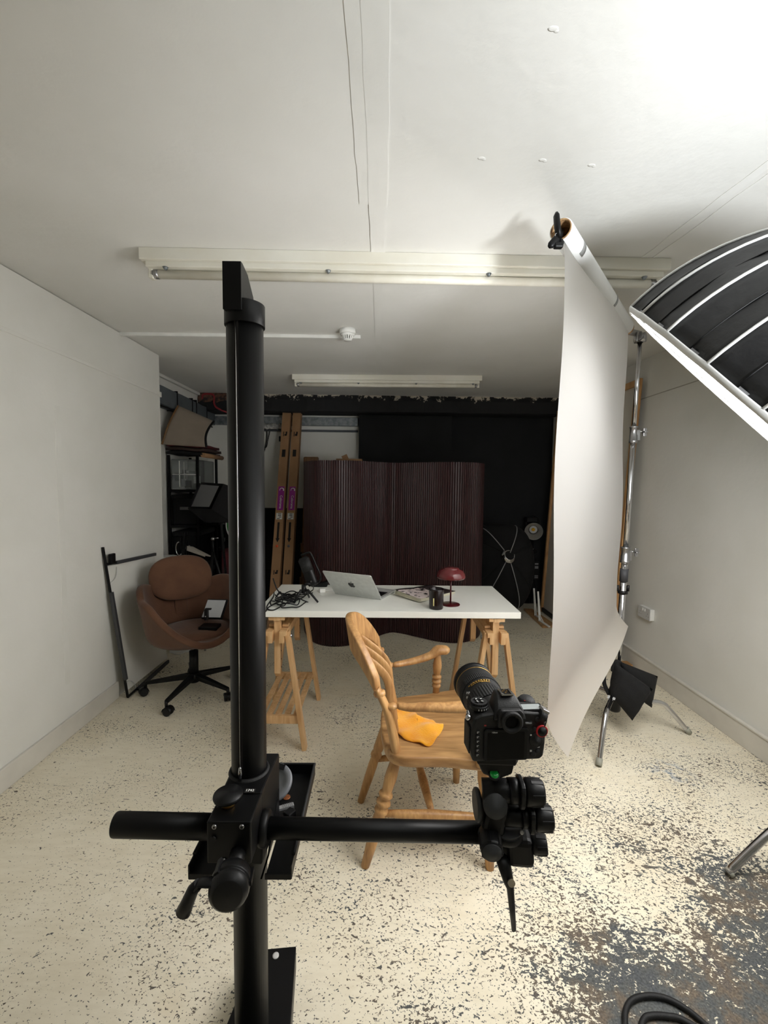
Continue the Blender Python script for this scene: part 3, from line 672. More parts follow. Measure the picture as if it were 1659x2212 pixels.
# black dock and white plug behind the microphone
pa = onz(688, 1270, TZ)
tag(MB().prism([(-.05, 0), (.05, 0), (.062, .028), (.05, .034), (.0, .02), (-.05, .018)], (pa.x+.0, pa.y+.08, TZ), (1, 0, 0), (0, 0, 1), .06).obj('cable_adapter', BLK, bevel=.004), 'black wedge shaped adapter lying behind the microphone', 'adapter')
pw = onz(696, 1279, TZ)
r = thing('charger_plug', 'small white charger plug with a white lead beside the laptop', 'charger', (pw.x, pw.y, TZ))
MB().box((pw.x, pw.y, TZ+.012), (.034, .034, .024), M.Rotation(.3, 3, 'Z')).obj('plug_body', WPL, r, bevel=.004)
MB().tube(spline([(pw.x+.015, pw.y, TZ+.01), (pw.x+.05, pw.y+.02, TZ+.003), (pw.x+.1, pw.y+.03, TZ+.003), (pw.x+.16, pw.y+.03, TZ+.003)]), .002, 6).obj('lead', WPL, r)
# tangle of black cable
mbc = MB(); rnd = random.Random(3)
for k in range(9):
    cx, cy = rnd.uniform(-.56, -.44), rnd.uniform(2.37, 2.55); a_, b_ = rnd.uniform(.05, .11), rnd.uniform(.03, .07); ph = rnd.uniform(0, PI)
    pts = []
    for j in range(10):
        t = 2*PI*j/10; x = a_*math.cos(t)*rnd.uniform(.8, 1.15); y = b_*math.sin(t)*rnd.uniform(.8, 1.15)
        pts.append((max(cx+x*math.cos(ph)-y*math.sin(ph), TX+.012), max(cy+x*math.sin(ph)+y*math.cos(ph), TY+.01), TZ+.004+rnd.uniform(0, .028)))
    mbc.tube(spline(pts, 5, True), .0034, 7, closed=True)
mbc.tube(spline([onz(640, 1290, TZ+.01), onz(612, 1286, TZ+.02), aty(600, 1275, 2.5), aty(594, 1262, 2.5), aty(590, 1249, 2.5)], 6), .0036, 7)
mbc.tube(spline([onz(660, 1283, TZ+.006), onz(675, 1275, TZ+.01), aty(677, 1268, 2.52), aty(676, 1262, 2.51)], 6), .0034, 7)
mbc.tube(spline([onz(600, 1300, TZ+.006), onz(580, 1312, TZ+.006), onz(572, 1322, TZ+.004), onz(560, 1318, TZ+.004)], 6), .0036, 7)
mbc.tube(spline([onz(610, 1308, TZ+.004), onz(590, 1318, TZ+.004), onz(576, 1312, TZ+.01), onz(590, 1290, TZ+.03), aty(592, 1280, 2.5)], 6), .0036, 7)
tag(mbc.obj('audio_cable', BLK), 'tangled black cable heaped on the table in front of the microphone', 'cable')

# ================================================================== STUDIO CAMERA STAND
SX, SY = -.297, .975
r = thing('studio_stand', 'tall black studio camera column stand with a horizontal cross arm', 'camera stand', (SX, SY, 0))
MB().cyl((SX, SY, .03), (SX, SY, 1.822), .039, n=40).obj('column', BLKM, r)
MB().bar((SX-.0075, SY-.0372, .8), (SX-.0065, SY-.0372, 1.80), .009, .004, (0, 1, 0)).obj('cable_slot', PRINT, r)
wire = []
for i in range(2): pass
MB().tube([(SX-.0075, SY-.0405, .80), (SX-.0065, SY-.0405, 1.815)], .0014, 8).obj('lift_wire', CHROME, r)
MB().lathe([(.0395, 1.786), (.0425, 1.786), (.0425, 1.832), (.0395, 1.832)], (SX, SY, 0), n=40).obj('top_collar', BLKM, r, bevel=.001)
ho = MB().prism([(-.047, 1.806), (-.047, 1.902), (-.035, 1.903), (.0, 1.896), (.04, 1.866), (.065, 1.815)], (SX-.031, SY, 0), (0, 1, 0), (0, 0, 1), .0385).obj('pulley_housing', BLKM, r, bevel=.001)
for dz in (0, -.009): MB().ball((SX+.001, SY-.002, 1.850+dz), .004, 8, (.6, 1, 1)).obj('screw', CHROME, ho)
# carriage
CX0, CX1 = -.336, -.248
MB().box2((CX0, .822, .695), (CX1, .905, .782)).obj('arm_block', BLKM, r, bevel=.003)
car = MB(); hole = [(SX+.0405*math.cos(a), SY+.0405*math.sin(a)) for a in [PI*1.5+2*PI*k/24 for k in range(25)]]
out = [(SX, .9), (CX1, .9), (CX1+.004, 1.035), (CX0-.004, 1.035), (CX0, .9), (SX, .9)]
car.prism(out[:-1][:0]+[(CX0, .9), (CX1, .9), (CX1+.006, 1.04), (CX0-.006, 1.04)], (0, 0, .62), (1, 0, 0), (0, 1, 0), .165)
car.obj('carriage', BLKM, r, bevel=.004)
MB().lathe([(.0392, .7852), (.0392, .7900), (.044, .7900), (.046, .7852)], (SX, SY, 0), n=32, cap0=False, cap1=False).obj('column_sleeve', BLKR, r)
tg = MB().box((SX+.022, .905, .7855), (.022, .012, .0012)).obj('number_tag', PRINT, r)
text('1743', .0095, (SX+.0125, .905, .7866), (1, 0, 0), (0, 1, 0), WPL, tg)
MB().lathe([(.004, .79), (.0045, .806), (.003, .818), (.0016, .82)], (SX-.0075, SY-.0425, 0), n=10).obj('wire_ferrule', CHROME, r)
kn = MB().lathe([(.012, .79), (.012, .797), (.0285, .799), (.030, .803), (.029, .807), (.0, .809)], (SX-.012, .868, 0), n=30).obj('lock_knob', BLK, r)
MB().lathe([(.0135, .781), (.0145, .787), (.0135, .792)], (SX-.012, .868, 0), n=20).obj('brass_bush', BRASS, r)
for x, z in ((CX0+.016, .773), (CX1-.018, .7735), (CX0+.034, .703)):
    b_ = MB().lathe([(.0048, 0), (.0048, .003), (.003, .0035)], (x, .8225, z), (0, -1, 0), 12).obj('screw', STEEL, r)
    MB().cyl((x, .819, z), (x, .8185, z), .0022, n=6).obj('hex_socket', PRINT, b_)
MB().cyl((CX0+.014, .8225, .748), (CX0+.014, .818, .748), .006, n=12).obj('set_screw', BLK, r)
# cross arm
aL, aR = V((-.566, .905, .708)), V((.232, .893, .703))
MB().tube([aL, aL+V((.003, 0, 0)), V((-.335, .902, .706))], [.0252, .026, .026], 26, sx=.9, sy=1).obj('arm_tail', BLKM, r)
MB().tube([V((-.34, .902, .706)), aR], .0212, 28).obj('cross_arm', BLKM, r)
MB().lathe([(.024, 0), (.034, 0), (.036, .006), (.036, .014), (.03, .018)], (CX1-.002, .9, .705), (1, 0, 0), 28).obj('arm_bush', BLKM, r)
# crank gearbox and handle
g0, g1 = V((CX1-.028, .83, .716)), aty(497, 1912, .745)
MB().cyl(g0, lerp(g0, g1, .55), .0155, n=20).obj('crank_shaft', BLKM, r)
MB().lathe([(.0125, 0), (.0135, .004), (.0125, .009)], lerp(g0, g1, .52), g1-g0, 20).obj('shaft_ring', CHROME, r)
dg = (g1-g0).normalized()
MB().lathe([(.012, 0), (.027, .004), (.034, .012), (.0365, .024), (.036, .034), (.033, .036), (.033, .039), (.036, .041), (.034, .05), (.026, .058), (.0, .06)], lerp(g0, g1, .62), dg, 26).obj('crank_knob', BLK, r, bevel=.001)
for k in range(3):
    x_ = dg.orthogonal().normalized(); y_ = dg.cross(x_); a_ = 2*PI*k/3+.4; d_ = x_*math.cos(a_)+y_*math.sin(a_)
    MB().bar(lerp(g0, g1, .7)+d_*.036, lerp(g0, g1, .7)+dg*.035+d_*.036, .008, .006, d_).obj('grip_rib', BLK, r)
h0, h1, h2, h3 = aty(480, 1905, .735), aty(432, 1906, .735), aty(417, 1922, .735), aty(394, 1975, .735)
MB().tube([h0, h1, lerp(h1, h2, .6)], [.010, .008, .008], 10, sx=1.3, sy=.6).obj('crank_arm', BLK, r)
MB().tube([lerp(h1, h2, .2), h2, lerp(h2, h3, .5), lerp(h2, h3, .9), h3], [.009, .0105, .0115, .0135, .007], 16).obj('crank_grip', BLK, r)
# accessory tray (U-shaped round the column)
TRZ = .615
tr_ = MB().prism([(-.395, 0.872), (-.34, 0.872), (-.34, 1.045), (-.235, 1.045), (-.235, 0.872), (-.18, 0.872), (-.18, 1.205), (-.395, 1.205)], (0, 0, TRZ), (1, 0, 0), (0, 1, 0), .003).obj('tray', BLKM, r)
for a, b in (((-.18, 0.872), (-.18, 1.205)), ((-.18, 1.205), (-.395, 1.205)), ((-.395, 1.205), (-.395, 0.872)), ((-.395, 0.872), (-.34, 0.872)), ((-.235, 0.872), (-.18, 0.872))):
    hgt = .03 if a[1] != 0.872 or b[1] != 0.872 else .012
    MB().bar((*a, TRZ+hgt/2), (*b, TRZ+hgt/2), .003, hgt).obj('tray_lip', BLKM, tr_)
bead = []
MB().tube([(-.18, .90, TRZ+.031), (-.18, 1.205, TRZ+.031), (-.395, 1.205, TRZ+.031), (-.395, .90, TRZ+.031)], .004, 8).obj('rolled_edge', BLKR, tr_)
MB().prism([(0.872, TRZ), (.93, TRZ), (1.03, .70), (1.03, TRZ+.0)], (-.245, 0, 0), (0, 1, 0), (0, 0, 1), .004).obj('tray_bracket', BLKM, tr_)
# base: wedge foot reaching away from the camera and a floor plate
bf = MB().prism([(-.40, .80), (-.185, .80), (-.232, 1.193), (-.345, 1.183)], (0, 0, .03), (1, 0, 0), (0, 1, 0), .07).obj('base_foot', BLKM, r, bevel=.003)
MB().lathe([(.009, .1), (.009, .1035), (.004, .104)], (-.285, 1.165, 0), n=20).obj('base_bolt', LGREY, bf)
MB().box2((-.62, .70, .04), (.06, .82, .085)).obj('base_crossbar', BLKM, r, bevel=.004)
for x, y in ((-.58, .76), (.02, .76), (-.287, 1.14)):
    MB().cyl((x-.012, y, .022), (x+.012, y, .022), .022, n=18).obj('castor', BLKR, r)
# things lying on the tray
p = onz(598, 1675, TRZ+.006)
r = thing('lens_cap', 'round grey and black lens cap lying on the stand tray behind the column', 'lens cap', (-.272, 1.125, TRZ+.030), 0, local=True, rot=(math.radians(38), 0, math.radians(-20)))
MB().lathe([(.046, 0), (.047, .003), (.047, .009), (.044, .011), (.03, .011), (.029, .008), (.0, .008)], n=36).obj('cap_disc', mat('grey_cap', (116, 118, 122), .45), r)
MB().box((0, .038, .012), (.026, .014, .004)).obj('pinch_tab', BLK, r); MB().box((0, -.038, .012), (.026, .014, .004)).obj('pinch_tab', BLK, r)
p = onz(619, 1722, TRZ+.004)
tag(MB().lathe([(.0092, TRZ+.003), (.01, TRZ+.0035), (.01, TRZ+.0046), (.0092, TRZ+.005)], (p.x, p.y, 0), n=26).obj('penny', mat('tarnished_copper', (176, 112, 72), .4, .7, c2=(150, 92, 58), scale=200)), 'copper penny lying on the black stand tray', 'coin')
p = onz(614, 1758, TRZ+.01)
r = thing('phone_clamp', 'small grey ridged clamp lying on the tray by the cross arm', 'clamp', (p.x-.005, p.y, TRZ+.003), .38, local=True)
MB().box((0, .012, .010), (.062, .012, .014)).obj('grey_jaw', mat('pale_grey_metal', (150, 150, 150), .4, .3), r, bevel=.001)
for k in range(6): MB().box((.004+k*.0045, .0122, .0173), (.0016, .0115, .0012)).obj('ridge', GREY, r)
MB().box((.0, -.006, .007), (.058, .02, .012)).obj('black_jaw', BLK, r, bevel=.001)
MB().box((.016, -.014, .011), (.024, .022, .018), M.Rotation(.6, 3, 'Z')).obj('knob_block', BLK, r, bevel=.002)

# ================================================================== GEARED TRIPOD HEAD
r = thing('geared_head', 'black geared tripod head with three cranked knobs at the end of the cross arm', 'tripod head', (.25, .88, .69))
def Q(x, y, Y): return aty(x, y, Y)
# base on the arm
MB().lathe([(.030, -.026), (.034, -.02), (.034, .02), (.030, .026)], Q(1066, 1812, .9)+V((.0, 0, 0)), (1, 0, 0), 28).obj('arm_clamp', BLKM, r)
MB().bar(Q(1092, 1822, .89), Q(1150, 1826, .88), .06, .062, (0, 0, 1)).obj('pan_housing', BLKM, r, bevel=.012, bseg=3)
MB().lathe([(.033, 0), (.036, .005), (.036, .014), (.033, .018)], Q(1092, 1800, 0.872)-V((0, 0, .004)), (0, 0, 1), 30).obj('pan_disc', BLK, r)
MB().lathe([(.034, 0), (.0345, .003), (.034, .006)], Q(1092, 1800, 0.872)+V((0, 0, .012)), (0, 0, 1), 30).obj('degree_ring', mat('charcoal_plastic', (44, 45, 47), .5), r)
MB().lathe([(.004, 0), (.0045, .002), (.0025, .003)], Q(1127, 1797, .845), (0, -1, .3), 12).obj('screw', STEEL, r)
def knob(p0, p1, rad, name='knob', lobes=True):
    p0, p1 = V(p0), V(p1); d_ = p1-p0; L_ = d_.length
    o_ = MB().lathe([(rad*.8, 0), (rad, L_*.12), (rad, L_*.5), (rad*.96, L_*.85), (rad*.86, L_), (rad*.6, L_*1.0)], p0, d_, 30).obj(name, BLK, r)
    x_ = d_.normalized().orthogonal().normalized(); y_ = d_.normalized().cross(x_)
    for k in range(6):
        a_ = 2*PI*k/6; e_ = x_*math.cos(a_)+y_*math.sin(a_)
        MB().bar(p0+d_*.3+e_*rad*.97, p0+d_*.95+e_*rad*.93, .008, .003, e_).obj('grip_rib', BLK, o_, bevel=.001)
    if lobes:
        o2 = MB()
        n_ = 36; pr_ = []
        for k in range(n_):
            a_ = 2*PI*k/n_; pr_.append(((rad*(1.02+.16*math.cos(2*a_)**2))*math.cos(a_), (rad*(1.02+.16*math.cos(2*a_)**2))*math.sin(a_)))
        o2.prism(pr_, p0-d_.normalized()*.011, x_, y_, .009).obj('release_lever', BLK, r, bevel=.002)
    return o_
# pitch axis and its knob
MB().bar(Q(1042, 1745, 0.872), Q(1090, 1752, 0.872), .062, .085, (0, 0, 1)).obj('tilt_body', BLKM, r, bevel=.014, bseg=3)
MB().cyl(Q(1070, 1761, .865), Q(1146, 1763, .855), .0205, n=26).obj('tilt_housing', BLKM, r)
MB().cyl(Q(1124, 1763, .855), Q(1140, 1763, .855), .0222, n=26).obj('tilt_collar', BLK, r)
knob(Q(1152, 1765, .852), Q(1191, 1767, .85), .0255)
# roll axis, upper knob
MB().cyl(Q(1042, 1706, .865), Q(1122, 1708, .855), .0225, n=26).obj('roll_housing', BLKM, r)
MB().cyl(Q(1098, 1708, .856), Q(1121, 1708, .855), .0245, n=26).obj('roll_collar', BLK, r)
knob(Q(1131, 1710, .852), Q(1172, 1712, .85), .0265)
dc = Q(1071, 1742, .835); dn = V((0, -1, .25))
MB().lathe([(.022, -.03), (.0245, -.004), (.0245, .0), (.0235, .0015), (.0, .0018)], dc, dn, 30).obj('round_cap', mat('charcoal_plastic', (44, 45, 47), .5), r)
MB().lathe([(.030, 0), (.032, .003), (.032, .007), (.029, .01)], Q(1036, 1738, 0.872), (-1, 0, 0), 30).obj('side_disc', mat('charcoal_plastic', (44, 45, 47), .5), r)
MB().cyl(Q(1108, 1733, .88), Q(1116, 1736, .88), .012, n=14).obj('stub', GREY, r)
knob(Q(1148, 1822, .872), Q(1181, 1824, .866), .0205, lobes=False)
k0, k1 = Q(1056, 1795, .865), Q(1063, 1842, .815)
ko = knob(k0, k1, .0235, lobes=False)
MB().lathe([(.0195, 0), (.019, .002), (.0, .0024)], k1, k1-k0, 26).obj('knob_cap', mat('charcoal_plastic', (44, 45, 47), .5), ko)
# lever hanging down
MB().tube([Q(1080, 1845, .87), Q(1090, 1870, .86), Q(1098, 1900, .855), Q(1102, 1915, .855), Q(1106, 1960, .858), Q(1110, 2008, .862)], [.014, .016, .013, .0095, .008, .006], 14, sx=1, sy=.7).obj('clamp_lever', BLK, r)
lb = Q(1104, 1906, .843); MB().cyl(lb, lb+V((0, -.004, .001)), .0075, n=18).obj('lever_button', mat('nickel', (176, 168, 152), .35, .8), r)
# camera plate with bubble level
MB().prism([(-.046, -.038), (.03, -.042), (.038, -.03), (.042, .05), (-.046, .05)], (.245, 0.872, .893), (1, 0, 0), (0, 1, 0), .016).obj('quick_release_plate', BLKM, r, bevel=.004)
MB().prism([(-.044, .0), (.036, .0), (.03, -.03), (.0, -.042), (-.03, -.03)], (.245, .85, .893), (1, 0, 0), (0, 0, 1), -.05).obj('plate_yoke', BLKM, r, bevel=.004)
lv = Q(1068, 1671, .845)
MB().lathe([(.0118, -.006), (.0118, -.002), (.0105, -.0012)], lv, (0, -.5, .85), 22).obj('level_rim', BLK, r)
MB().lathe([(.0088, -.003), (.0088, -.0008), (.0, -.0004)], lv, (0, -.5, .85), 22).obj('bubble_level', GREENL, r)

# ================================================================== DSLR
CAMB = mat('camera_body_black', (22, 22, 23), .52, c2=(15, 15, 16), scale=40, bump=.12, bscale=500)
CL = (.259, .833, .903)
r = thing('dslr_camera', 'black DSLR camera with a big zoom lens mounted on the geared head', 'camera', CL, math.radians(4), local=True)
r.scale = (1.07, 1.07, 1.07)
sil = [(-.066, .0), (.062, .0), (.069, .006), (.0715, .03), (.0725, .065), (.069, .080), (.058, .0895), (.034, .092), (.024, .092), (-.028, .092), (-.05, .089), (-.064, .083), (-.070, .07), (-.0715, .03)]
bo = MB().prism(sil, (0, 0, 0), (1, 0, 0), (0, 0, 1), -.044).obj('body', CAMB, r, bevel=.005, bseg=3)
MB().prism([(.036, .004), (.07, .006), (.0715, .072), (.06, .086), (.040, .084)], (0, .04, 0), (1, 0, 0), (0, 0, 1), -.032).obj('hand_grip', CAMB, r, bevel=.01, bseg=3)
pp = MB()
secs = [(-.006, .030, .030, .089, .0), (.0, .030, .027, .104, 0), (.016, .030, .022, .117, 0), (.03, .029, .02, .119, 0), (.045, .026, .017, .116, 0), (.056, .02, .013, .106, 0), (.058, .018, .011, .096, 0)]
for y, wb, wt, zt, _ in secs: pp.v += [V((-wb, y, .082)), V((wb, y, .082)), V((wt, y, zt-.006)), (V((wt*.78, y, zt))), V((-wt*.78, y, zt)), V((-wt, y, zt-.006))]
n_ = len(secs); pp.f = [(i*6+j, i*6+(j+1) % 6, i*6+6+(j+1) % 6, i*6+6+j) for i in range(n_-1) for j in range(6)]+[tuple(range(5, -1, -1)), tuple(range(n_*6-6, n_*6))]; pp.sm = [True]*len(pp.f)
pp.obj('viewfinder_hump', CAMB, r, bevel=.003)
MB().box((0, .022, .1195), (.024, .022, .003)).obj('hot_shoe_base', BLK, r, bevel=.001)
for k in (-1, 1): MB().box((k*.0095, .022, .1225), (.004, .02, .002)).obj('hot_shoe_rail', CHROME, r, bevel=.0005)
MB().box((0, .0115, .1212), (.022, .002, .002)).obj('hot_shoe_stop', CHROME, r)
for x, y in ((0, .02), (-.004, .026), (.004, .026), (0, .03)): MB().cyl((x, y, .121), (x, y, .122), .0014, n=8).obj('hot_shoe_contact', BRASS, r)
# eyepiece
MB().prism([(-.024, .07), (.024, .07), (.024, .096), (.018, .103), (-.018, .103), (-.024, .096)], (0, 0, 0), (1, 0, 0), (0, 0, 1), .012).obj('eyepiece_block', CAMB, r, bevel=.003)
ec = V((0, -.012, .083)); ey = V((0, -1, .0))
MB().lathe([(.0195, 0), (.0195, .006), (.0165, .0085), (.0135, .006), (.0125, .001)], ec, ey, 34, cap1=False).obj('eyecup', BLKR, r)
MB().lathe([(.0135, .0012), (.0, .0014)], ec, ey, 26, cap0=False).obj('eyepiece_glass', GLASSB, r)
# screen
MB().prism(rrect(.083, .060, .004), (-.047, -.0005, .0035), (1, 0, 0), (0, 0, 1), .004).obj('screen_bezel', BLK, r, bevel=.001)
MB().prism(rrect(.070, .051, .002), (-.041, -.0044, .007), (1, 0, 0), (0, 0, 1), .0004).obj('lcd_screen', GLASSB, r)
text('Nikon', .0042, (-.033, -.0052, .0588), (1, 0, 0), (0, 0, 1), LGREY, r)
# buttons
for x, z, q in ((-.058, .058, .0038), (-.058, .049, .0042), (-.058, .0405, .0042), (-.058, .032, .0042), (-.058, .0235, .0042), (-.058, .0145, .0042), (.049, .060, .004), (.041, .071, .005), (.054, .078, .0052), (.056, .017, .0042), (.048, .012, .0058)):
    b_ = MB().lathe([(q, 0), (q, .0014), (q*.8, .002), (0, .002)], (x, 0, z), (0, -1, 0), 16).obj('button', BLKR, r)
    if x < -.05: MB().box((x+.0, -.0022, z+.0012), (.0042, .0004, .0008)).box((x-.001, -.0022, z-.0008), (.0022, .0004, .0008)).obj('button_mark', LGREY, b_)
MB().lathe([(.0135, 0), (.0135, .0016), (.012, .0022), (.0075, .0022), (.007, .0034), (0, .0036)], (.053, 0, .0385), (0, -1, 0), 30).obj('multi_selector', BLKR, r)
MB().box((.0425, -.001, .049), (.0025, .0012, .0025)).obj('lock_mark', WPL, r)
MB().bar((.031, -.001, .0725), (.043, -.001, .0725), .004, .003).obj('live_view_lever', GREY, r, bevel=.001)
MB().box((-.0445, -.0005, .070), (.004, .0012, .0025)).obj('delete_mark', mat('dull_red_print', (160, 60, 56), .6), r)
MB().box((.0435, -.001, .0185), (.0035, .0008, .0032)).box((.058, -.001, .0265), (.0042, .0008, .0042)).obj('icon_print', LGREY, r)
MB().cyl((.058, .004, .0865), (.07, .004, .0805), .010, n=26).obj('rear_command_dial', BLKR, r)
# top plates
MB().prism(rrect(.046, .026, .003), (.026, .006, .0915), (1, 0, 0), (0, 1, 0), .0014).obj('top_display_frame', BLK, r)
MB().prism(rrect(.040, .019, .002), (.028, .009, .0929), (1, 0, 0), (0, 1, 0), .0006).obj('top_display', mat('grey_lcd', (150, 156, 156), .3, scale=9), r)
so_ = MB().lathe([(.017, .078), (.0172, .088), (.012, .094), (0, .0945)], (.055, .054, 0), n=28).obj('shutter_collar', BLKR, r)
MB().box((.049, .044, .0925), (.005, .003, .001)).obj('record_button', RED, so_)
md = V((-.049, .026, .0905))
mo_ = MB().lathe([(.017, 0), (.0175, .006), (.0165, .0085)], md, n=30).obj('mode_dial', CAMB, r)
MB().ribring(md+V((0, 0, .0085)), (0, 0, 1), .0148, .0012, .0045, 26).obj('dial_ring', BLKR, mo_)
for k in range(4):
    a_ = PI/4+PI/2*k; b_ = MB().box(md+V((.0065*math.cos(a_), .0065*math.sin(a_), .0138)), (.0075, .0075, .0022), M.Rotation(a_, 3, 'Z')).obj('dial_button', BLK, mo_, bevel=.001)
    MB().box(md+V((.0065*math.cos(a_), .0065*math.sin(a_), .0151)), (.0045, .0016, .0004), M.Rotation(a_*.5, 3, 'Z')).obj('dial_mark', WPL, b_)
for k in range(5): MB().box(md+V((.0174*math.sin(.3*k-.3), -.0174*math.cos(.3*k-.3), .0035)), (.0018, .0006, .003), M.Rotation(.3*k-.3, 3, 'Z')).obj('dial_number_mark', LGREY, mo_)
# strap lugs, anchor
for x in (-.0715, .0725):
    MB().tube(spline([V((x, .02, .083))+V((0, .007*math.cos(a_), .005*math.sin(a_))) for a_ in [2*PI*k/10 for k in range(10)]], 3, True), .0016, 8, closed=True).obj('strap_ring', CHROME, r)
MB().box((.0705, .008, .092), (.014, .018, .006), M.Rotation(.5, 3, 'Y')).obj('strap_mount', STEEL, r, bevel=.001)
MB().ball((-.073, .012, .080), .006, 10).obj('sync_terminal', CHROME, r)
MB().tube(spline([(.072, .002, .088), (.069, -.006, .078), (.064, -.009, .068)], 5), .0011, 6).obj('anchor_cord', PRINT, r)
ac = V((.060, -.006, .060)); 
ao = MB().lathe([(.0105, 0), (.0112, .0012), (.0112, .0028), (.0105, .004)], ac, (0, -1, .05), 28).obj('strap_anchor', RED, r)
MB().lathe([(.0088, .004), (.0088, .0046), (0, .0048)], ac, (0, -1, .05), 26).obj('anchor_face', BLK, ao)
MB().box((-.0722, .02, .04), (.003, .034, .05)).obj('port_cover', BLKR, r, bevel=.002)
# lens along +y
lc = V((-.006, .044, .052)); LY = V((0, 1, 0))
le = MB().lathe([(.034, 0), (.037, .012), (.037, .02), (.0395, .024), (.041, .045), (.041, .078), (.0405, .085), (.0435, .098), (.0445, .13), (.0445, .150), (.0445, .158)], lc, LY, 44).obj('lens_barrel', CAMB, r)
MB().ribring(lc+V((0, .027, 0)), LY, .0412, .0011, .042, 44).obj('zoom_ring', BLKR, le)
MB().ribring(lc+V((0, .098, 0)), LY, .0442, .0008, .022, 70).obj('focus_ring', BLKR, le)
MB().lathe([(.0446, 0), (.0451, .0007), (.0446, .0014)], lc+V((0, .1475, 0)), LY, 44).obj('gold_ring', BRASS, le)
MB().lathe([(.0445, .158), (.0462, .160), (.0462, .170), (.0445, .172), (.042, .172), (.040, .166), (.0, .164)], lc, LY, 44).obj('front_rim', BLK, le)
for k, (a0, a1, yy, th) in enumerate(((-.75, .15, .0865, .0016), (-.9, .35, .0905, .002), (-.2, .3, .0835, .0012))):
    nseg = 9
    for j in range(nseg):
        t0 = lerp(a0, a1, j/nseg); t1 = lerp(a0, a1, (j+.72)/nseg); rr = .0412+.0003 if yy < .088 else .0424
        MB().grid(lambda u, v: lc+V((rr*math.sin(lerp(t0, t1, u)), yy+th*(v-.5)*2, rr*math.cos(lerp(t0, t1, u)))), 3, 1).obj('gold_engraving', BRASS, le, solid=.0004)
for a_, yy in ((-1.15, .083), (-1.3, .075), (-1.05, .076)):
    MB().box(lc+V((.0415*math.sin(a_), yy, .0415*math.cos(a_))), (.004, .004, .0014), M.Rotation(-(-a_), 3, 'Y')).obj('scale_mark', LGREY, le)

# ================================================================== BIG SOFTBOX ON ITS STAND
ra, rb = ray(1345, 665), ray(1659, 945)
sn = ra.cross(rb).normalized()
if sn.z > 0: sn = -sn
sn = (sn+fw*-.03).normalized()
SC = aty(1668, 948, 1.25)-sn*.012; SR = .55
e1 = (UP*.66-RT*.75); e1 = (e1-sn*e1.dot(sn)).normalized(); e2 = sn.cross(e1)
NR = 24; DEP = .54
r = thing('softbox', 'large round black softbox with white piping tilted down beside the paper roll', 'softbox', SC-sn*DEP)
def shellpt(a, t, k=0):
    # t 0 at the mouth, 1 at the speed ring; panels sag between the ribs
    ph = (a*NR/(2*PI)) % 1; sag = 1-.028*math.sin(PI*ph)*(1-t*.3)
    rad = lerp(SR, .085, t**1.95)*sag
    return SC-sn*(DEP*(1-(1-t)**1.25))+(e1*math.cos(a)+e2*math.sin(a))*(rad+k)
NYL = mat('black_nylon', (24, 24, 26), .5, c2=(17, 17, 18), scale=5, bump=.5, bscale=14)
sh = []
for g in range(NR):
    a0 = 2*PI*g/NR; 
    o_ = MB().grid(lambda u, v: shellpt(a0+u*2*PI/NR, v, .004*math.sin(v*23+g*2.1)*math.sin(u*PI)*math.sin(v*PI)), 8, 20).obj('panel', NYL, r, solid=.003, weld=False)
GAFF0 = mat('pale_velcro', (170, 170, 168), .6)
PIPE = mat('white_piping', (222, 222, 220), .6)
for g in range(NR):
    a0 = 2*PI*g/NR
    MB().tube([shellpt(a0, i/20, .003) for i in range(21)], .0036, 6).obj('piping', PIPE, r)
    MB().tube([shellpt(a0+PI/NR, i/20, .002) for i in range(21)], .0022, 6).obj('seam', BLK, r)
# rim band and velcro tabs
MB().tube([SC+(e1*math.cos(2*PI*k/48)+e2*math.sin(2*PI*k/48))*(SR*(1-.028*math.sin(PI*((k*NR/48) % 1))))+sn*.006 for k in range(48)], .006, 8, closed=True, sx=.6, sy=1.4).obj('rim_band', PIPE, r)
for g in range(NR):
    a_ = 2*PI*(g+.3)/NR; p = shellpt(a_, .004, .0015); t_ = (-e1*math.sin(a_)+e2*math.cos(a_))
    MB().bar(p-t_*.022, p+t_*.022, .001, .006, sn).obj('velcro_tab', GREY, r)
DIFF = bpy.data.materials.new('lit_diffuser'); DIFF.use_nodes = True
_b = DIFF.node_tree.nodes['Principled BSDF']; _b.inputs['Base Color'].default_value = (.9, .9, .9, 1); _b.inputs['Emission Color'].default_value = (1, .985, .96, 1); _b.inputs['Emission Strength'].default_value = SOFTBOX_EMIT
nd = MB(); rim = [SC+(e1*math.cos(2*PI*k/48)+e2*math.sin(2*PI*k/48))*(SR*.965) for k in range(48)]
nd.add(rim+[p-sn*.006 for p in rim], [tuple(range(48)), tuple(range(95, 47, -1))]+[(k, (k+1) % 48, 48+(k+1) % 48, 48+k) for k in range(48)]).obj('diffuser', DIFF, r)
MB().lathe([(.085, -.02), (.1, 0), (.1, .03), (.06, .035)], SC-sn*DEP, -sn, 30).obj('speed_ring', BLKM, r)
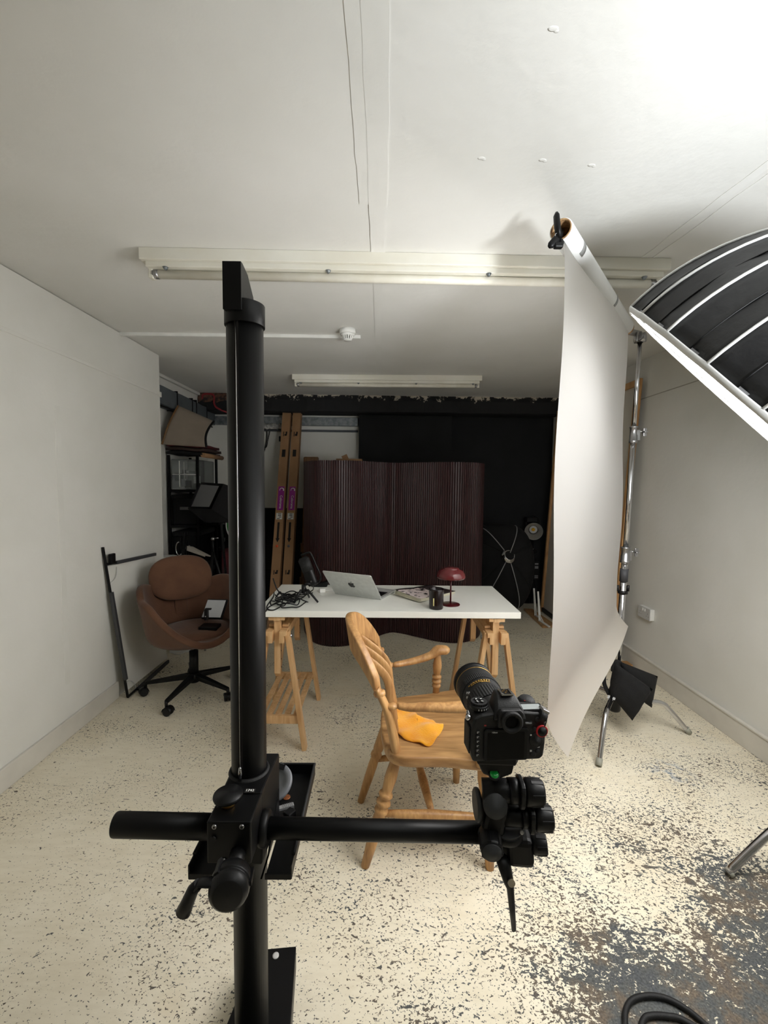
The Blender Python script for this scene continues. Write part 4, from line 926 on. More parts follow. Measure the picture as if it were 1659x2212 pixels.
# light head and stand, mostly outside the picture
hb = SC-sn*(DEP+.03); he = hb-sn*.24
r = thing('lamp_head', 'black cylindrical lamp head behind the softbox', 'studio light', he)
MB().cyl(hb, he, .062, n=24).obj('housing', BLKM, r, bevel=.004); MB().cyl(hb-sn*.06, hb-sn*.085, .066, n=24).obj('cooling_ring', BLK, r)
STX, STY = 1.72, 1.55
foot1 = onz(1572, 1893, 0)
dv = V((STX-foot1.x, STY-foot1.y, 0)).normalized()
r = thing('light_stand', 'chrome light stand whose leg stands by the bare patch of floor', 'light stand', (STX, STY, 0))
top_ = V((STX, STY, 1.9))
MB().cyl((STX, STY, .13), (STX, STY, .95), .0175, n=18).obj('column', CHROME, r); MB().cyl((STX, STY, .9), top_, .014, n=18).obj('riser', CHROME, r)
MB().cyl((STX, STY, .90), (STX, STY, .96), .024, n=18).obj('collar', STEEL, r)
for k in range(3):
    d_ = M.Rotation(2*PI*k/3, 3, 'Z') @ (-dv); L_ = (V((STX, STY, 0))-V((foot1.x, foot1.y, 0))).length
    c_ = V((STX, STY, 0))
    f_ = c_+d_*L_
    MB().tube(spline([c_+V((0, 0, .22)), c_+d_*L_*.45+V((0, 0, .20)), c_+d_*L_*.62+V((0, 0, .165)), f_+V((0, 0, .016))], 6), .0145, 14).obj('leg', CHROME, r)
    MB().cyl(f_-d_*.012+V((0, 0, .02)), f_+V((0, 0, .0125)), .0165, n=14).obj('rubber_foot', mat('clear_grey_rubber', (150, 150, 138), .5), r)
MB().tube([top_, he+V((0, 0, 0))], .016, 14).obj('boom_arm', CHROME, r)

# ================================================================== PAPER ROLL ON A C-STAND
RA, RB = onz(1212, 496, 2.287), onz(1352, 706, 2.283)
rd = (RB-RA).normalized(); pn = V((rd.y, -rd.x, 0)).normalized()     # faces the camera side
RR = .037
KRAFT = mat('kraft_core', (206, 170, 122), .8, c2=(120, 84, 56), scale=40)
r = thing('paper_roll', 'white background paper roll hanging as a long sheet from the chrome stand', 'paper roll', (RA+RB)/2-V((0, 0, 1.82)))
MB().lathe([(RR-.006, 0), (RR, .0005), (RR, (RB-RA).length)], RA, rd, 32, cap0=False).obj('rolled_paper', PAPER, r)
MB().lathe([(RR-.0075, .3), (RR-.0075, -.003), (RR-.0035, -.003), (RR-.0035, .3)], RA, rd, 32, cap0=False, cap1=False).obj('core_tube', KRAFT, r)
MB().lathe([(RR-.008, 0), (RR-.001, 0), (RR-.003, .03)], RB, rd, 32).obj('core_end', KRAFT, r)
GAFF = mat('grey_gaffer_tape', (150, 150, 148), .5)
LR = (RB-RA).length
for t, ln_ in ((.12, .03), (.62, .025)):
    MB().grid(lambda u, v: RA+rd*(t*LR+u*ln_)+(pn*math.cos(-.9+1.5*v)+V((0, 0, 1))*math.sin(-.9+1.5*v))*(RR+.0008), 2, 10).obj('tape_strip', GAFF, r, solid=.0008)
PN0 = RA-pn*(RR*.9); 
def sheet(u, v):
    base = RA+rd*(.012+u*(LR-.03))+pn*(RR*.25)
    zt = 2.287-RR*.9; zb = lerp(.515, .70, u**.8)
    z = lerp(zt, zb, v)
    wob = .012*math.sin(v*5+u*2.2)*math.sin(u*PI)+.006*math.sin(v*11-u*5)+.02*u*v*(1-v)
    s_ = max(0, (v-.80)/.2); s_ = s_*s_*(3-2*s_)
    curl = .006*s_+.075*max(0, (v-.93)/.07)**2*(1-.3*u)
    flare = rd*(.016*(u**6)*max(0, (v-.86)/.14)**2)
    pinch = -rd*.02*(u**6)*math.exp(-((v-.95)/.035)**2)*.5
    return base+pn*(wob+curl+.012*u*v)+flare+pinch+V((0, 0, z-base.z))
MB().grid(sheet, 36, 90).obj('hanging_sheet', SHEET, r)
# C-stand
CS = V((1.405, 2.505, 0))
tp_ = aty(1383, 728, 2.52)
r = thing('c_stand', 'chrome C-stand with turtle legs holding up the white paper roll', 'light stand', CS)
topc = V((lerp(CS.x, tp_.x, 1), tp_.y, tp_.z))
def cs(z): return V((lerp(CS.x, topc.x, z/topc.z), lerp(CS.y, topc.y, z/topc.z), z))
zc1 = aty(1376, 940, 2.51).z; zc2 = aty(1356, 1200, 2.51).z
MB().cyl(cs(.16), cs(zc2), .0175, n=20).obj('lower_column', CHROME, r)
MB().cyl(cs(zc2), cs(zc1), .0145, n=20).obj('middle_riser', CHROME, r)
MB().cyl(cs(zc1), cs(topc.z+.02), .0115, n=20).obj('top_riser', CHROME, r)
for z, rr in ((zc1, .021), (zc2, .024)):
    o_ = MB().lathe([(rr*.9, -.045), (rr*1.1, -.04), (rr*1.1, -.03), (rr, -.028), (rr, .0), (rr*.9, .003), (rr*.9, .04), (rr*1.08, .042), (rr*1.08, .05)], cs(z), (0, 0, 1), 24).obj('collar', STEEL, r)
    p = cs(z+.012)
    MB().box(p+V((.024, 0, -.012)), (.022, .02, .06)).obj('clamp_lug', STEEL, o_, bevel=.003)
    MB().cyl(p+V((.03, 0, .01)), p+V((.058, 0, .01)), .005, n=12).obj('tee_screw', STEEL, o_)
    MB().bar(p+V((.065, 0, -.018)), p+V((.065, 0, .03)), .02, .008, (0, 1, 0)).bar(p+V((.065, -.018, .006)), p+V((.065, .018, .006)), .02, .008, (0, 0, 1)).obj('tee_handle', STEEL, o_, bevel=.003)
pg0 = aty(1349, 1236, 2.51).z
MB().cyl(cs(pg0-.055), cs(pg0+.02), .0225, n=22).obj('rubber_sleeve', mat('dark_grey_rubber', (56, 57, 60), .6), r)
MB().lathe([(.018, -.018), (.027, -.016), (.027, .0), (.018, .002)], cs(pg0-.11), (0, 0, 1), 18).obj('black_clip', BLK, r)
for k in (-1, 1): MB().cyl(cs(pg0-.112)+V((k*.03, 0, .0)), cs(pg0-.112)+V((k*.03, 0, .035)), .008, n=10).obj('clip_peg', BLK, r)
MB().lathe([(.03, .12), (.034, .13), (.034, .24), (.026, .27), (.0185, .28)], CS, n=24).obj('leg_hub', BLK, r)
f1, f2 = onz(1293, 1657, 0), onz(1489, 1586, 0)
f3 = CS+(CS-(f1+f2)/2)*2-V((0, 0, 0)); f3 = CS+((CS-(f1+f2)/2).normalized()*.44); f3.z = 0
for k, f_ in enumerate((f1, f2, f3)):
    d_ = f_-CS; h_ = (.24, .19, .21)[k]
    MB().tube(spline([CS+d_*.05+V((0, 0, h_)), CS+d_*.4+V((0, 0, h_-.005)), CS+d_*.62+V((0, 0, h_-.012)), CS+d_*.74+V((0, 0, h_-.055)), f_-d_*.03+V((0, 0, .022))], 7), .0135, 16).obj('leg', CHROME, r)
    MB().cyl(f_-d_*.05+V((0, 0, .036)), f_+V((0, 0, .008)), .0155, n=16).obj('rubber_foot', mat('clear_grey_rubber', (150, 150, 138), .5), r)
MB().box(CS+(f1-CS)*.28+V((0, 0, .245)), (.03, .04, .006), M.Rotation(math.atan2((f1-CS).y, (f1-CS).x), 3, 'Z')).obj('sticker', LGREY, r)
# grip head and gobo arm through the roll
gh = cs(topc.z-.005)
MB().lathe([(.012, -.03), (.016, -.028), (.016, -.018), (.012, -.016)], gh, (0, 0, 1), 16).obj('black_spigot_ring', BLK, r)
o_ = MB().cyl(gh-pn*.03, gh+pn*.03, .027, n=26).obj('grip_head', STEEL, r, bevel=.004)
MB().cyl(gh-rd*.05, gh-rd*.02, .022, n=22).obj('grip_disc', STEEL, r, bevel=.003)
MB().tube(spline([gh-rd*.05, gh-rd*.085+V((0, 0, .004)), gh-rd*.1-V((0, 0, .02)), gh-rd*.1-V((0, 0, .045))], 5), .006, 10).obj('grip_handle', STEEL, r)
MB().cyl(RB-rd*.5, RB+rd*.1, .008, n=12).obj('gobo_arm', CHROME, r)
MB().bar(RB+rd*.09, gh+V((0, 0, .02)), .02, .03).obj('arm_clamp', STEEL, r, bevel=.003)
# spring clamp on the near end of the roll
CQ = lambda x, y, Y=1.462: aty(x, y, Y if Y == 1.462 else Y-.075)
r = thing('spring_clamp', 'black plastic spring clamp gripping the open end of the paper roll', 'clamp', CQ(1203, 530))
MB().tube([CQ(1202, 459), CQ(1202, 466), CQ(1204, 490), CQ(1208, 515)], [.006, .013, .014, .012], 14, sx=.7, sy=1).obj('upper_handle', BLK, r)
MB().tube([CQ(1186, 534), CQ(1190, 530), CQ(1200, 519), CQ(1208, 508)], [.006, .012, .013, .010], 14, sx=.7, sy=1).obj('lower_handle', BLK, r)
for k in range(4): MB().tube([CQ(1203, 510)+V((0, .003*k-.005, 0))+V((.007*math.cos(a_), 0, .007*math.sin(a_))) for a_ in [2*PI*j/12 for j in range(12)]], .0012, 6, closed=True).obj('spring_coil', CHROME, r)
MB().tube([CQ(1205, 512), CQ(1211, 505, 1.57), CQ(1214, 498, 1.60)], [.010, .010, .007], 10).obj('inner_jaw', BLK, r)
MB().tube([CQ(1205, 520), CQ(1212, 524, 1.57), CQ(1216, 522, 1.59)], [.011, .011, .008], 10).obj('outer_jaw', BLK, r)
MB().box(CQ(1206, 531), (.028, .02, .016)).obj('jaw_pad', BLK, r, bevel=.004)
# sandbag slung on the C-stand leg
def pillow(c4, th, nrm, n=12):
    c4 = [V(p) for p in c4]; nrm = V(nrm).normalized(); mb = MB()
    def f(sg):
        def g(u, v):
            p = lerp(lerp(c4[0], c4[1], u), lerp(c4[3], c4[2], u), v)
            bul = (max(0, 1-(2*u-1)**2)*max(0, 1-(2*v-1)**2))**.42
            ins = .05*math.sin(PI*u)*(1-abs(2*v-1))*0
            return p+nrm*sg*th*bul*(1+.09*math.sin(u*9+v*5)+.06*math.sin(v*14-u*3))
        return g
    mb.grid(f(1), n, n); mb.grid(f(-1), n, n); return mb
r = thing('sandbag', 'black fabric saddle sandbag slung over the C-stand leg', 'sandbag', (1.42, 2.43, .05))
pillow([aty(1326, 1430, 2.42), aty(1410, 1489, 2.36), aty(1366, 1557, 2.36), aty(1317, 1498, 2.42)], .05, (.2, -1, .3)).obj('bag_half', BLKF, r, weld=True)
pillow([aty(1342, 1430, 2.47), aty(1421, 1461, 2.50), aty(1408, 1529, 2.48), aty(1350, 1490, 2.47)], .045, (-.2, -1, .3)).obj('bag_half', BLKF, r, weld=True)
MB().grid(lambda u, v: lerp(aty(1322, 1432, 2.41), aty(1344, 1432, 2.50), u)+V((0, 0, .02*math.sin(u*PI)-.05*v)), 8, 3).obj('saddle_strap', BLKF, r, solid=.01)
MB().tube(spline([aty(1322, 1425, 2.44), aty(1308, 1450, 2.46), aty(1305, 1475, 2.46), aty(1316, 1500, 2.44)], 6), .012, 8, sx=1, sy=.35).obj('carry_handle', BLKF, r)
# black cable on the floor in front
mbc = MB().tube(spline([onz(x, y, .009) for x, y in ((1330, 2330), (1349, 2230), (1351, 2185), (1366, 2160), (1400, 2151), (1440, 2157), (1480, 2178), (1520, 2210), (1570, 2260), (1600, 2330))], 8), .0075, 10)
mbc.tube(spline([onz(x, y, .009) for x, y in ((1360, 2330), (1380, 2240), (1390, 2203), (1408, 2194), (1440, 2195), (1475, 2203), (1530, 2240), (1560, 2300))], 8), .0075, 10)
tag(mbc.obj('power_cable', BLKR), 'thick black cable looped on the worn floor', 'cable')

# ================================================================== TAMBOUR SCREEN
BURG = mat('dark_burgundy_bamboo', (58, 28, 30), .38, c2=(40, 18, 21), scale=7, stretch=(10, 10, .6), bump=.1)
curve = spline([(-.745, 4.30, 0), (-.70, 4.12, 0), (-.58, 3.88, 0), (-.40, 3.79, 0), (-.22, 3.85, 0), (-.06, 4.0, 0), (.13, 4.17, 0), (.36, 4.05, 0), (.55, 3.93, 0), (.73, 3.90, 0), (.90, 4.0, 0), (.985, 4.17, 0), (1.0, 4.3, 0)], 24)
L_ = [0]
for a, b in zip(curve, curve[1:]): L_.append(L_[-1]+(b-a).length)
NS = 116; step = L_[-1]/NS
def atlen(s_):
    for i in range(len(L_)-1):
        if s_ <= L_[i+1]: return lerp(curve[i], curve[i+1], (s_-L_[i])/(L_[i+1]-L_[i]))
    return curve[-1]
ZS = 1.645
r = thing('room_divider', 'wavy dark burgundy bamboo slat screen standing behind the table', 'screen', (.1, 4.03, 0))
mb = MB(); back = MB(); rnd = random.Random(5)
for k in range(NS):
    a, b = atlen(k*step), atlen((k+1)*step); t = (b-a).normalized(); nn = V((t.y, -t.x, 0)); w_ = (b-a).length*.86; m_ = (a+b)/2+nn*rnd.uniform(-.0008, .0008)
    h_ = .006
    P = [m_-t*w_/2-nn*.003, m_-t*w_/2+nn*h_*.45, m_-t*w_*.3+nn*h_, m_+t*w_*.3+nn*h_, m_+t*w_/2+nn*h_*.45, m_+t*w_/2-nn*.003]
    z1 = ZS+rnd.uniform(-.0015, .0015)
    mb.add([p+V((0, 0, .004)) for p in P]+[V((p.x, p.y, z1)) for p in P], [(5, 4, 3, 2, 1, 0), (6, 7, 8, 9, 10, 11)]+[(j, (j+1) % 6, 6+(j+1) % 6, 6+j) for j in range(6)])
mb.obj('bamboo_slats', BURG, r, kind='stuff')
n_ = 120
back.grid(lambda u, v: (lambda p: V((p.x, p.y+.006, lerp(.003, ZS-.002, v))))(atlen(u*L_[-1]*.9999)), n_, 1).obj('backing_cloth', mat('dark_brown_backing', (38, 22, 20), .8), r, solid=.003)

# ================================================================== LONG CARDBOARD CARTONS
PURP = mat('purple_label', (150, 34, 140), .5, c2=(132, 26, 122), scale=3)
LABW = mat('white_sticker', (214, 214, 208), .6)
def carton(cx, yb, label, dotcol, dn):
    top = V((cx-.02, 5.17, 2.36)); bot = V((cx+.03, yb, 0)); ax = (top-bot).normalized()
    ex = V((1, 0, 0)); ex = (ex-ax*ex.dot(ax)).normalized(); ez = ex.cross(ax)
    if ez.y > 0: ez = -ez
    r = thing('long_carton', label, 'carton', bot, group=None)
    L = (top-bot).length; W_ = .092
    MB().add([bot+V((0, 0, .0))+ex*i*W_/2+ez*j*W_/2+ax*k for k in (.045*0+.02, L) for i, j in ((-1, -1), (1, -1), (1, 1), (-1, 1))], [(0, 1, 2, 3), (4, 5, 6, 7), (0, 1, 5, 4), (1, 2, 6, 5), (2, 3, 7, 6), (3, 0, 4, 7)]).obj('carton_body', CARD, r, bevel=.002)
    F = lambda s_, x=0, d=.0006: bot+ax*s_+ex*x+ez*(W_/2+d)
    # front-face prints, measured along the carton
    def rect(s0, s1, x0, x1, m_, name, d=.0008):
        return MB().prism([(x0, s0), (x1, s0), (x1, s1), (x0, s1)], bot+ez*(W_/2), ex, ax, d if ex.cross(ax).dot(ez) > 0 else -d).obj(name, m_, r)
    def sz(py, x=cx):     # carton length at the photograph's row
        best = 0
        for i in range(400):
            s_ = L*i/400; q = F(s_)-EYE; yy = 1106-FPX*q.dot(UP)/q.dot(fw)
            if yy <= py: return s_
        return L
    lb = rect(sz(1103), sz(1052), -.030, .034, PURP, 'brand_label')
    ey_ = -ax; 
    sL = sz(1071)
    text('Colorama', .037, F(sL, .004, .0016), ey_, ex*1, WPL, lb)
    # ring emblem
    ctr = F(sz(1059), .006, .0012); ring = MB()
    for q0, q1, rr, ww in ((-.6, 3.6, .021, .0075),):
        n_ = 18; vs_ = []
        for i in range(n_+1):
            a_ = lerp(q0, q1, i/n_); d_ = ex*math.cos(a_)+ax*math.sin(a_); ww_ = ww*(1-.55*i/n_)
            vs_ += [ctr+d_*(rr-ww_), ctr+d_*(rr+ww_*.6)]
        ring.add(vs_, [(2*i, 2*i+1, 2*i+3, 2*i+2) for i in range(n_)])
    ring.obj('ring_emblem', WPL, lb, solid=.0006)
    st = rect(sz(1123), sz(1109), -.034, .030, LABW, 'address_sticker')
    for k, (a_, b_) in enumerate(((-.015, .018), (-.015, .018), (-.005, .02), (-.025, .005))):
        s0 = lerp(sz(1110.5), sz(1121), k/3.4); rr = MB().prism([(a_, s0-.008), (b_, s0-.008), (b_, s0-.001), (a_, s0-.001)], bot+ez*(W_/2+.0008), ex, ax, .0005 if ex.cross(ax).dot(ez) > 0 else -.0005).obj('sticker_print', PRINT, st)
    s0, s1, s2 = sz(1172), sz(1163), sz(1129)
    sgn = .0007 if ex.cross(ax).dot(ez) > 0 else -.0007
    MB().prism([(-.003, s0), (.018, s1), (.008, s1), (.008, s2), (-.014, s2), (-.014, s1), (-.024, s1)], bot+ez*(W_/2), ex, ax, sgn).obj('printed_arrow', PRINT, r)
    MB().lathe([(.014, 0), (.014, .0012), (0, .0014)], F(sz(1180), -.004, 0), ez, 22).obj('colour_dot', dotcol, r)
    for py in (1237, 938): MB().prism([(-.02, sz(py+5)), (-.012, sz(py+5)), (-.012, sz(py-5)), (-.02, sz(py-5))], bot+ez*(W_/2), ex, ax, sgn).prism([(-.006, sz(py+4)), (.02, sz(py+4)), (.024, sz(py-5)), (.006, sz(py-5)), (.006, sz(py)), (-.006, sz(py))], bot+ez*(W_/2), ex, ax, sgn).obj('care_icons', PRINT, r)
    rect(sz(987), sz(972), -.02, .018, PRINT, 'black_print_block')
    return r
carton(-1.062, 4.17, 'long brown backdrop carton with an orange dot leaning behind the table', mat('orange_dot', (232, 92, 52), .5), 0)
carton(-.945, 4.19, 'long brown backdrop carton with a grey dot leaning behind the table', mat('grey_dot', (96, 100, 108), .5), 1)
# wooden easel-like crate behind the cartons and small carton above the screen
r = thing('timber_easel', 'brown wooden slatted easel leaning behind the cardboard cartons', 'easel', (-.83, 4.75, 0))
WDK = wood('dull_brown_timber', (128, 92, 54), (98, 68, 38), 10)
for x in (-.84, -.75): MB().bar((x, 4.78, 0), (x, 5.08, 1.66), .07, .03, (0, 1, 0)).obj('upright', WDK, r)
for z in (.35, .72): MB().bar((-.885, 4.78+z*.18-.03, z), (-.66, 4.78+z*.18-.03, z), .03, .10, (0, 0, 1)).obj('rail', WDK, r)
MB().bar((-.885, 5.06, 1.69), (-.71, 5.06, 1.69), .03, .11, (0, 0, 1)).obj('rail', WDK, r, bevel=.015)
pc_ = aty(760, 996, 4.7)
r = thing('small_carton', 'open brown carton with a raised flap peeking above the dark screen', 'carton', (pc_.x, 4.75, 0))
MB().box2((pc_.x-.16, 4.62, .0), (pc_.x+.11, 4.85, pc_.z+.02)).obj('carton_body', CARD, r, bevel=.002)
MB().bar((pc_.x-.055, 4.62, pc_.z+.01), (pc_.x-.075, 4.60, pc_.z+.055), .06, .004, (0, 1, 0)).obj('flap', CARD, r)
# black boards on the back wall
bz = aty(775, 897, 5.15)
tag(MB().box2((-.255, 5.12, .0), (.825, 5.18, bz.z)).obj('black_board', BLACKPAINT, bevel=.003), 'matt black board standing against the back wall beside the white part', 'board')

# ================================================================== RIGHT REAR CORNER
# folded softbox standing on the floor, its back to us
r = thing('folded_softbox', 'black softbox with grey piping and a metal ring standing on the floor', 'softbox', (1.3, 4.75, 0))
ap = aty(1099, 1201, 4.50); rc = V((1.30, 4.88, .50))
def dome(a, t, k=0):
    se = lambda t_: math.copysign(abs(t_)**.62, t_)
    rim = rc+V((se(math.cos(a))*.31, -.12*se(math.cos(a)), se(math.sin(a))*.50))
    s_ = 1-(1-t)**1.9
    p = lerp(rim, ap, t)
    out = (rim-rc).normalized()
    return p+out*(.16*math.sin(PI*t)*(1-t*.4))+V((0, -.10*math.sin(PI*t), 0))+V((0, -k, 0))
fl_ = lambda p: V((p.x, p.y, max(p.z, .006)))
for g in range(8):
    a0 = 2*PI*(g+.5)/8
    MB().grid(lambda u, v: fl_(dome(a0+u*2*PI/8, v)), 6, 14).obj('panel', BLKF, r, solid=.003)
GPIPE = mat('grey_piping', (150, 150, 150), .5)
for a0 in (2.15, 1.25, 4.2, 5.25):
    MB().tube([fl_(dome(a0, i/16, .004)) for i in range(1, 16)], .0045, 6).obj('piping', GPIPE, r)
adir = (ap-rc).normalized()
MB().lathe([(.078, -.005), (.08, .006), (.066, .014), (.056, .028), (.050, .03), (.048, .012)], ap, adir, 34, cap1=False).obj('mount_ring', CHROME, r)
MB().lathe([(.05, .01), (0, .012)], ap, adir, 30, cap0=False).obj('ring_cover', BLKF, r)
p = dome(2*PI*4.25/8, .42, .006); q_ = dome(2*PI*4.25/8+.05, .42, .006)
td = (dome(2*PI*4.55/8, .45)-dome(2*PI*4.0/8, .45)).normalized(); te = (ap-p); te = (te-td*te.dot(td)).normalized()
text('APUTURE', .062, p-td*.12+V((0, -.02, 0)), td, te, GPIPE, r)
# COB lamp with reflector on a stand
rp = aty(1153, 1148, 4.95); rdv = (V((0, 0, 1.0))-rp); rdv = V((-.28, -1, -.16)).normalized()
SVR = mat('dimpled_silver', (188, 188, 186), .3, .9, c2=(160, 160, 158), scale=160, bump=.4, bscale=160)
r = thing('studio_lamp', 'silver reflector lamp with a yellow LED chip on a black stand', 'studio light', (rp.x+.03, rp.y+.12, 0))
MB().lathe([(.048, -.085), (.06, -.06), (.085, -.02), (.098, 0), (.1, .002)], rp, rdv, 40, cap0=False, cap1=False).obj('reflector', SVR, r, solid=.003)
MB().lathe([(.044, -.09), (.05, -.088), (.05, -.078), (.046, -.078)], rp, rdv, 30, cap1=False).obj('black_ring', BLK, r)
MB().lathe([(.045, -.086), (0, -.085)], rp, rdv, 30, cap0=False).obj('led_plate', LGREY, r)
MB().lathe([(.02, -.084), (.02, -.082), (0, -.081)], rp, rdv, 24).obj('led_chip', mat('yellow_phosphor', (226, 170, 40), .5), r)
MB().cyl(rp-rdv*.09, rp-rdv*.26, .055, n=24).obj('lamp_body', BLK, r, bevel=.004)
hb_ = rp-rdv*.16; fx, fy = hb_.x, hb_.y
MB().tube(spline([hb_+V((-.07, 0, .0)), hb_+V((-.075, 0, .09)), hb_+V((0, 0, .14)), hb_+V((.075, 0, .09)), hb_+V((.07, 0, 0))], 5), .008, 8).obj('yoke', BLK, r)
MB().cyl((fx, fy, .05), (fx, fy, hb_.z-.03), .014, n=14).obj('stand_column', BLKM, r)
for k in range(3):
    a_ = 2*PI*k/3+1.2; d_ = V((math.cos(a_)*.75, math.sin(a_)*.5, 0))
    if d_.x > 0: d_.x *= .4
    d_ = d_*.42
    if fy+d_.y > YB-.03: d_.y = YB-.03-fy
    MB().cyl((fx, fy, .42), (fx+d_.x, fy+d_.y, .012), .009, n=10).obj('stand_leg', BLKM, r)
    MB().cyl((fx, fy, .10), (fx+d_.x*.55, fy+d_.y*.55, .2), .005, n=8).obj('stand_brace', BLKM, r)
pb = aty(1155, 1230, fy-.06)
bx_ = MB().box(pb, (.09, .06, .22)).obj('power_supply', BLK, r, bevel=.006)
for dz, hh in ((.07, .02), (.03, .03), (-.07, .014), (-.09, .014)): MB().box(pb+V((.01, -.031, dz)), (.04, .002, hh)).obj('panel_marking', GREY, bx_)
MB().box(aty(1152, 1190, fy-.02), (.07, .05, .04)).obj('stand_knob', BLK, r, bevel=.008)
MB().ball(aty(1152, 1186, fy-.05), .008, 8).obj('bolt', STEEL, r)
MB().box((fx-.03, fy-.02, hb_.z+.10), (.13, .1, .06)).obj('control_box', BLK, r, bevel=.01)
# large framed flat leaning on the right wall
r = thing('framed_flat', 'big off-white flat with pine battens leaning against the right wall', 'panel', (1.95, 4.2, 0))
FLAT = mat('dingy_offwhite_canvas', (196, 190, 178), .85, scale=3)
bx, tx_ = 1.885, 2.0; ZT = 2.28
def fp(y, z, off=0): return V((lerp(bx, tx_, z/ZT)+off, y, z))
MB().add([fp(3.43, .05), fp(4.95, .05), fp(4.95, 2.25), fp(3.43, 2.25)], [(0, 1, 2, 3)]).obj('canvas', FLAT, r, solid=.004)
for y in (3.42, 4.93): MB().bar(fp(y, .0, -.008), fp(y, ZT, -.008), .034, .04, (1, 0, 0)).obj('batten', BATTEN, r, bevel=.002)
MB().bar(fp(3.42, ZT-.03, -.006), fp(4.93, ZT-.03, -.006), .03, .05).obj('batten', BATTEN, r, bevel=.002)
MB().bar(fp(3.42, .03, -.0), fp(4.93, .03, -.0), .05, .04).obj('batten', BLK, r, bevel=.002)  # shade of the gap under the flat, put in as a black bar
MB().bar(fp(3.40, .02, .03), fp(3.40, .02, .13), .08, .03).obj('foot_block', BATTEN, r)
# plank and two brackets on the floor
pl = [onz(1131, 1318, .0), onz(1150, 1319, 0), onz(1202, 1355, 0), onz(1172, 1357, 0)]
tag(MB().prism([(p.x, p.y) for p in pl], (0, 0, 0), (1, 0, 0), (0, 1, 0), .022).obj('floor_plank', BATTEN, bevel=.002), 'short brown plank lying on the floor under the white brackets', 'plank')
def bracket(p0, hgt, ft, label):
    p0 = V(p0); ft = V(ft)
    r = thing('shelf_bracket', label, 'bracket', (p0.x, p0.y, .022))
    z0 = .022
    MB().bar((p0.x, p0.y, z0), (p0.x-.004, p0.y+.07, z0+hgt), .026, .012, (0, -1, 0), .018).obj('upright_arm', WPL, r, bevel=.003)
    MB().bar((p0.x, p0.y, z0+.007), (ft.x, ft.y, z0+.007), .024, .012).obj('foot_arm', WPL, r, bevel=.003)
    MB().bar((p0.x+.0, p0.y+.01, z0+.06), (lerp(p0.x, ft.x, .35), lerp(p0.y, ft.y, .35), z0+.014), .006, .014).obj('gusset', WPL, r)
bracket(onz(1166, 1342, .02), .30, onz(1187, 1356, .02), 'white metal shelf bracket standing on the plank, the bigger one with its foot in view')
bracket(onz(1157, 1331, .02), .29, onz(1163, 1335, .02), 'white metal shelf bracket standing behind the bigger bracket on the plank')

# ================================================================== BROWN SWIVEL CHAIR
SUEDE = mat('brown_suede', (96, 64, 44), .85, c2=(80, 51, 34), scale=6, bump=.15, bscale=90, sheen=.15)
SCX, SCY = -1.27, 2.945
r = thing('swivel_chair', 'brown suede shell swivel chair on a black five star castor base', 'chair', (SCX, SCY, 0), math.radians(42), local=True)
ZS_ = .445
# moulded tub: seat bowl plus two wrap-around lobes
def tub(u, v):
    a = lerp(-PI, PI, u)                     # 0 = back (+y), +-PI = front
    fr = math.cos(a)                          # 1 back, -1 front
    lob = max(0, math.sin(abs(a)*.92+.12))**1.3
    hgt = .02+.19*lob*(1 if abs(a) < 2.75 else max(0, (PI-abs(a))/.39))+.075*math.sin(abs(a))**2+.185*max(0, fr)**.7
    if abs(a) > 1.9: hgt *= max(.0, 1-((abs(a)-1.9)/1.24))**.8
    R_ = .245+.02*abs(math.sin(a))
    if v < .5:
        q = v*2; rad = R_*math.sin(q*PI/2)**.9; z = ZS_-.045-.02*(1-q)+.035*q**3
    else:
        q = (v-.5)*2; rad = R_+.055*q; z = ZS_-.03+hgt*q
    return (rad*math.sin(a), rad*math.cos(a)*(1.04 if fr < 0 else .96), z)
MB().grid(tub, 56, 20).obj('seat_shell', SUEDE, r, solid=.042, off=0, sub=1, weld=True)
MB().lathe([(.0, -.02), (.2, -.015), (.232, .005), (.225, .03), (.15, .045), (0, .05)], (0, -.01, ZS_-.025), n=40, cap0=False, cap1=False).obj('seat_cushion', SUEDE, r)
# pill-shaped backrest
def pill(u, v):
    a = u*2*PI; c_, s_ = math.cos(a), math.sin(a); k = lambda t: (abs(t)**.78)*(1 if t > 0 else -1)
    ph = (v-.5)*PI; rr = math.cos(ph)
    x = .215*k(c_)*rr**.55; z = .150*k(s_)*rr**.55
    y = .032*math.sin(ph)+.25*x*x*-1.1
    return (x, .232+y*1+.10*(z/.3), ZS_+.318+z)
MB().grid(pill, 40, 14).obj('backrest', SUEDE, r, weld=True)
MB().bar((0, .245, ZS_+.04), (0, .255, ZS_+.24), .09, .03, (0, 1, 0)).obj('back_bracket', SUEDE, r, bevel=.01)
MB().cyl((0, 0, .10), (0, 0, .29), .029, n=20).obj('gas_sleeve', BLK, r)
MB().cyl((0, 0, .28), (0, 0, ZS_-.04), .015, n=16).obj('gas_piston', STEEL, r)
MB().lathe([(.03, .072), (.042, .08), (.045, .12), (.034, .14)], n=24).obj('hub', BLK, r)
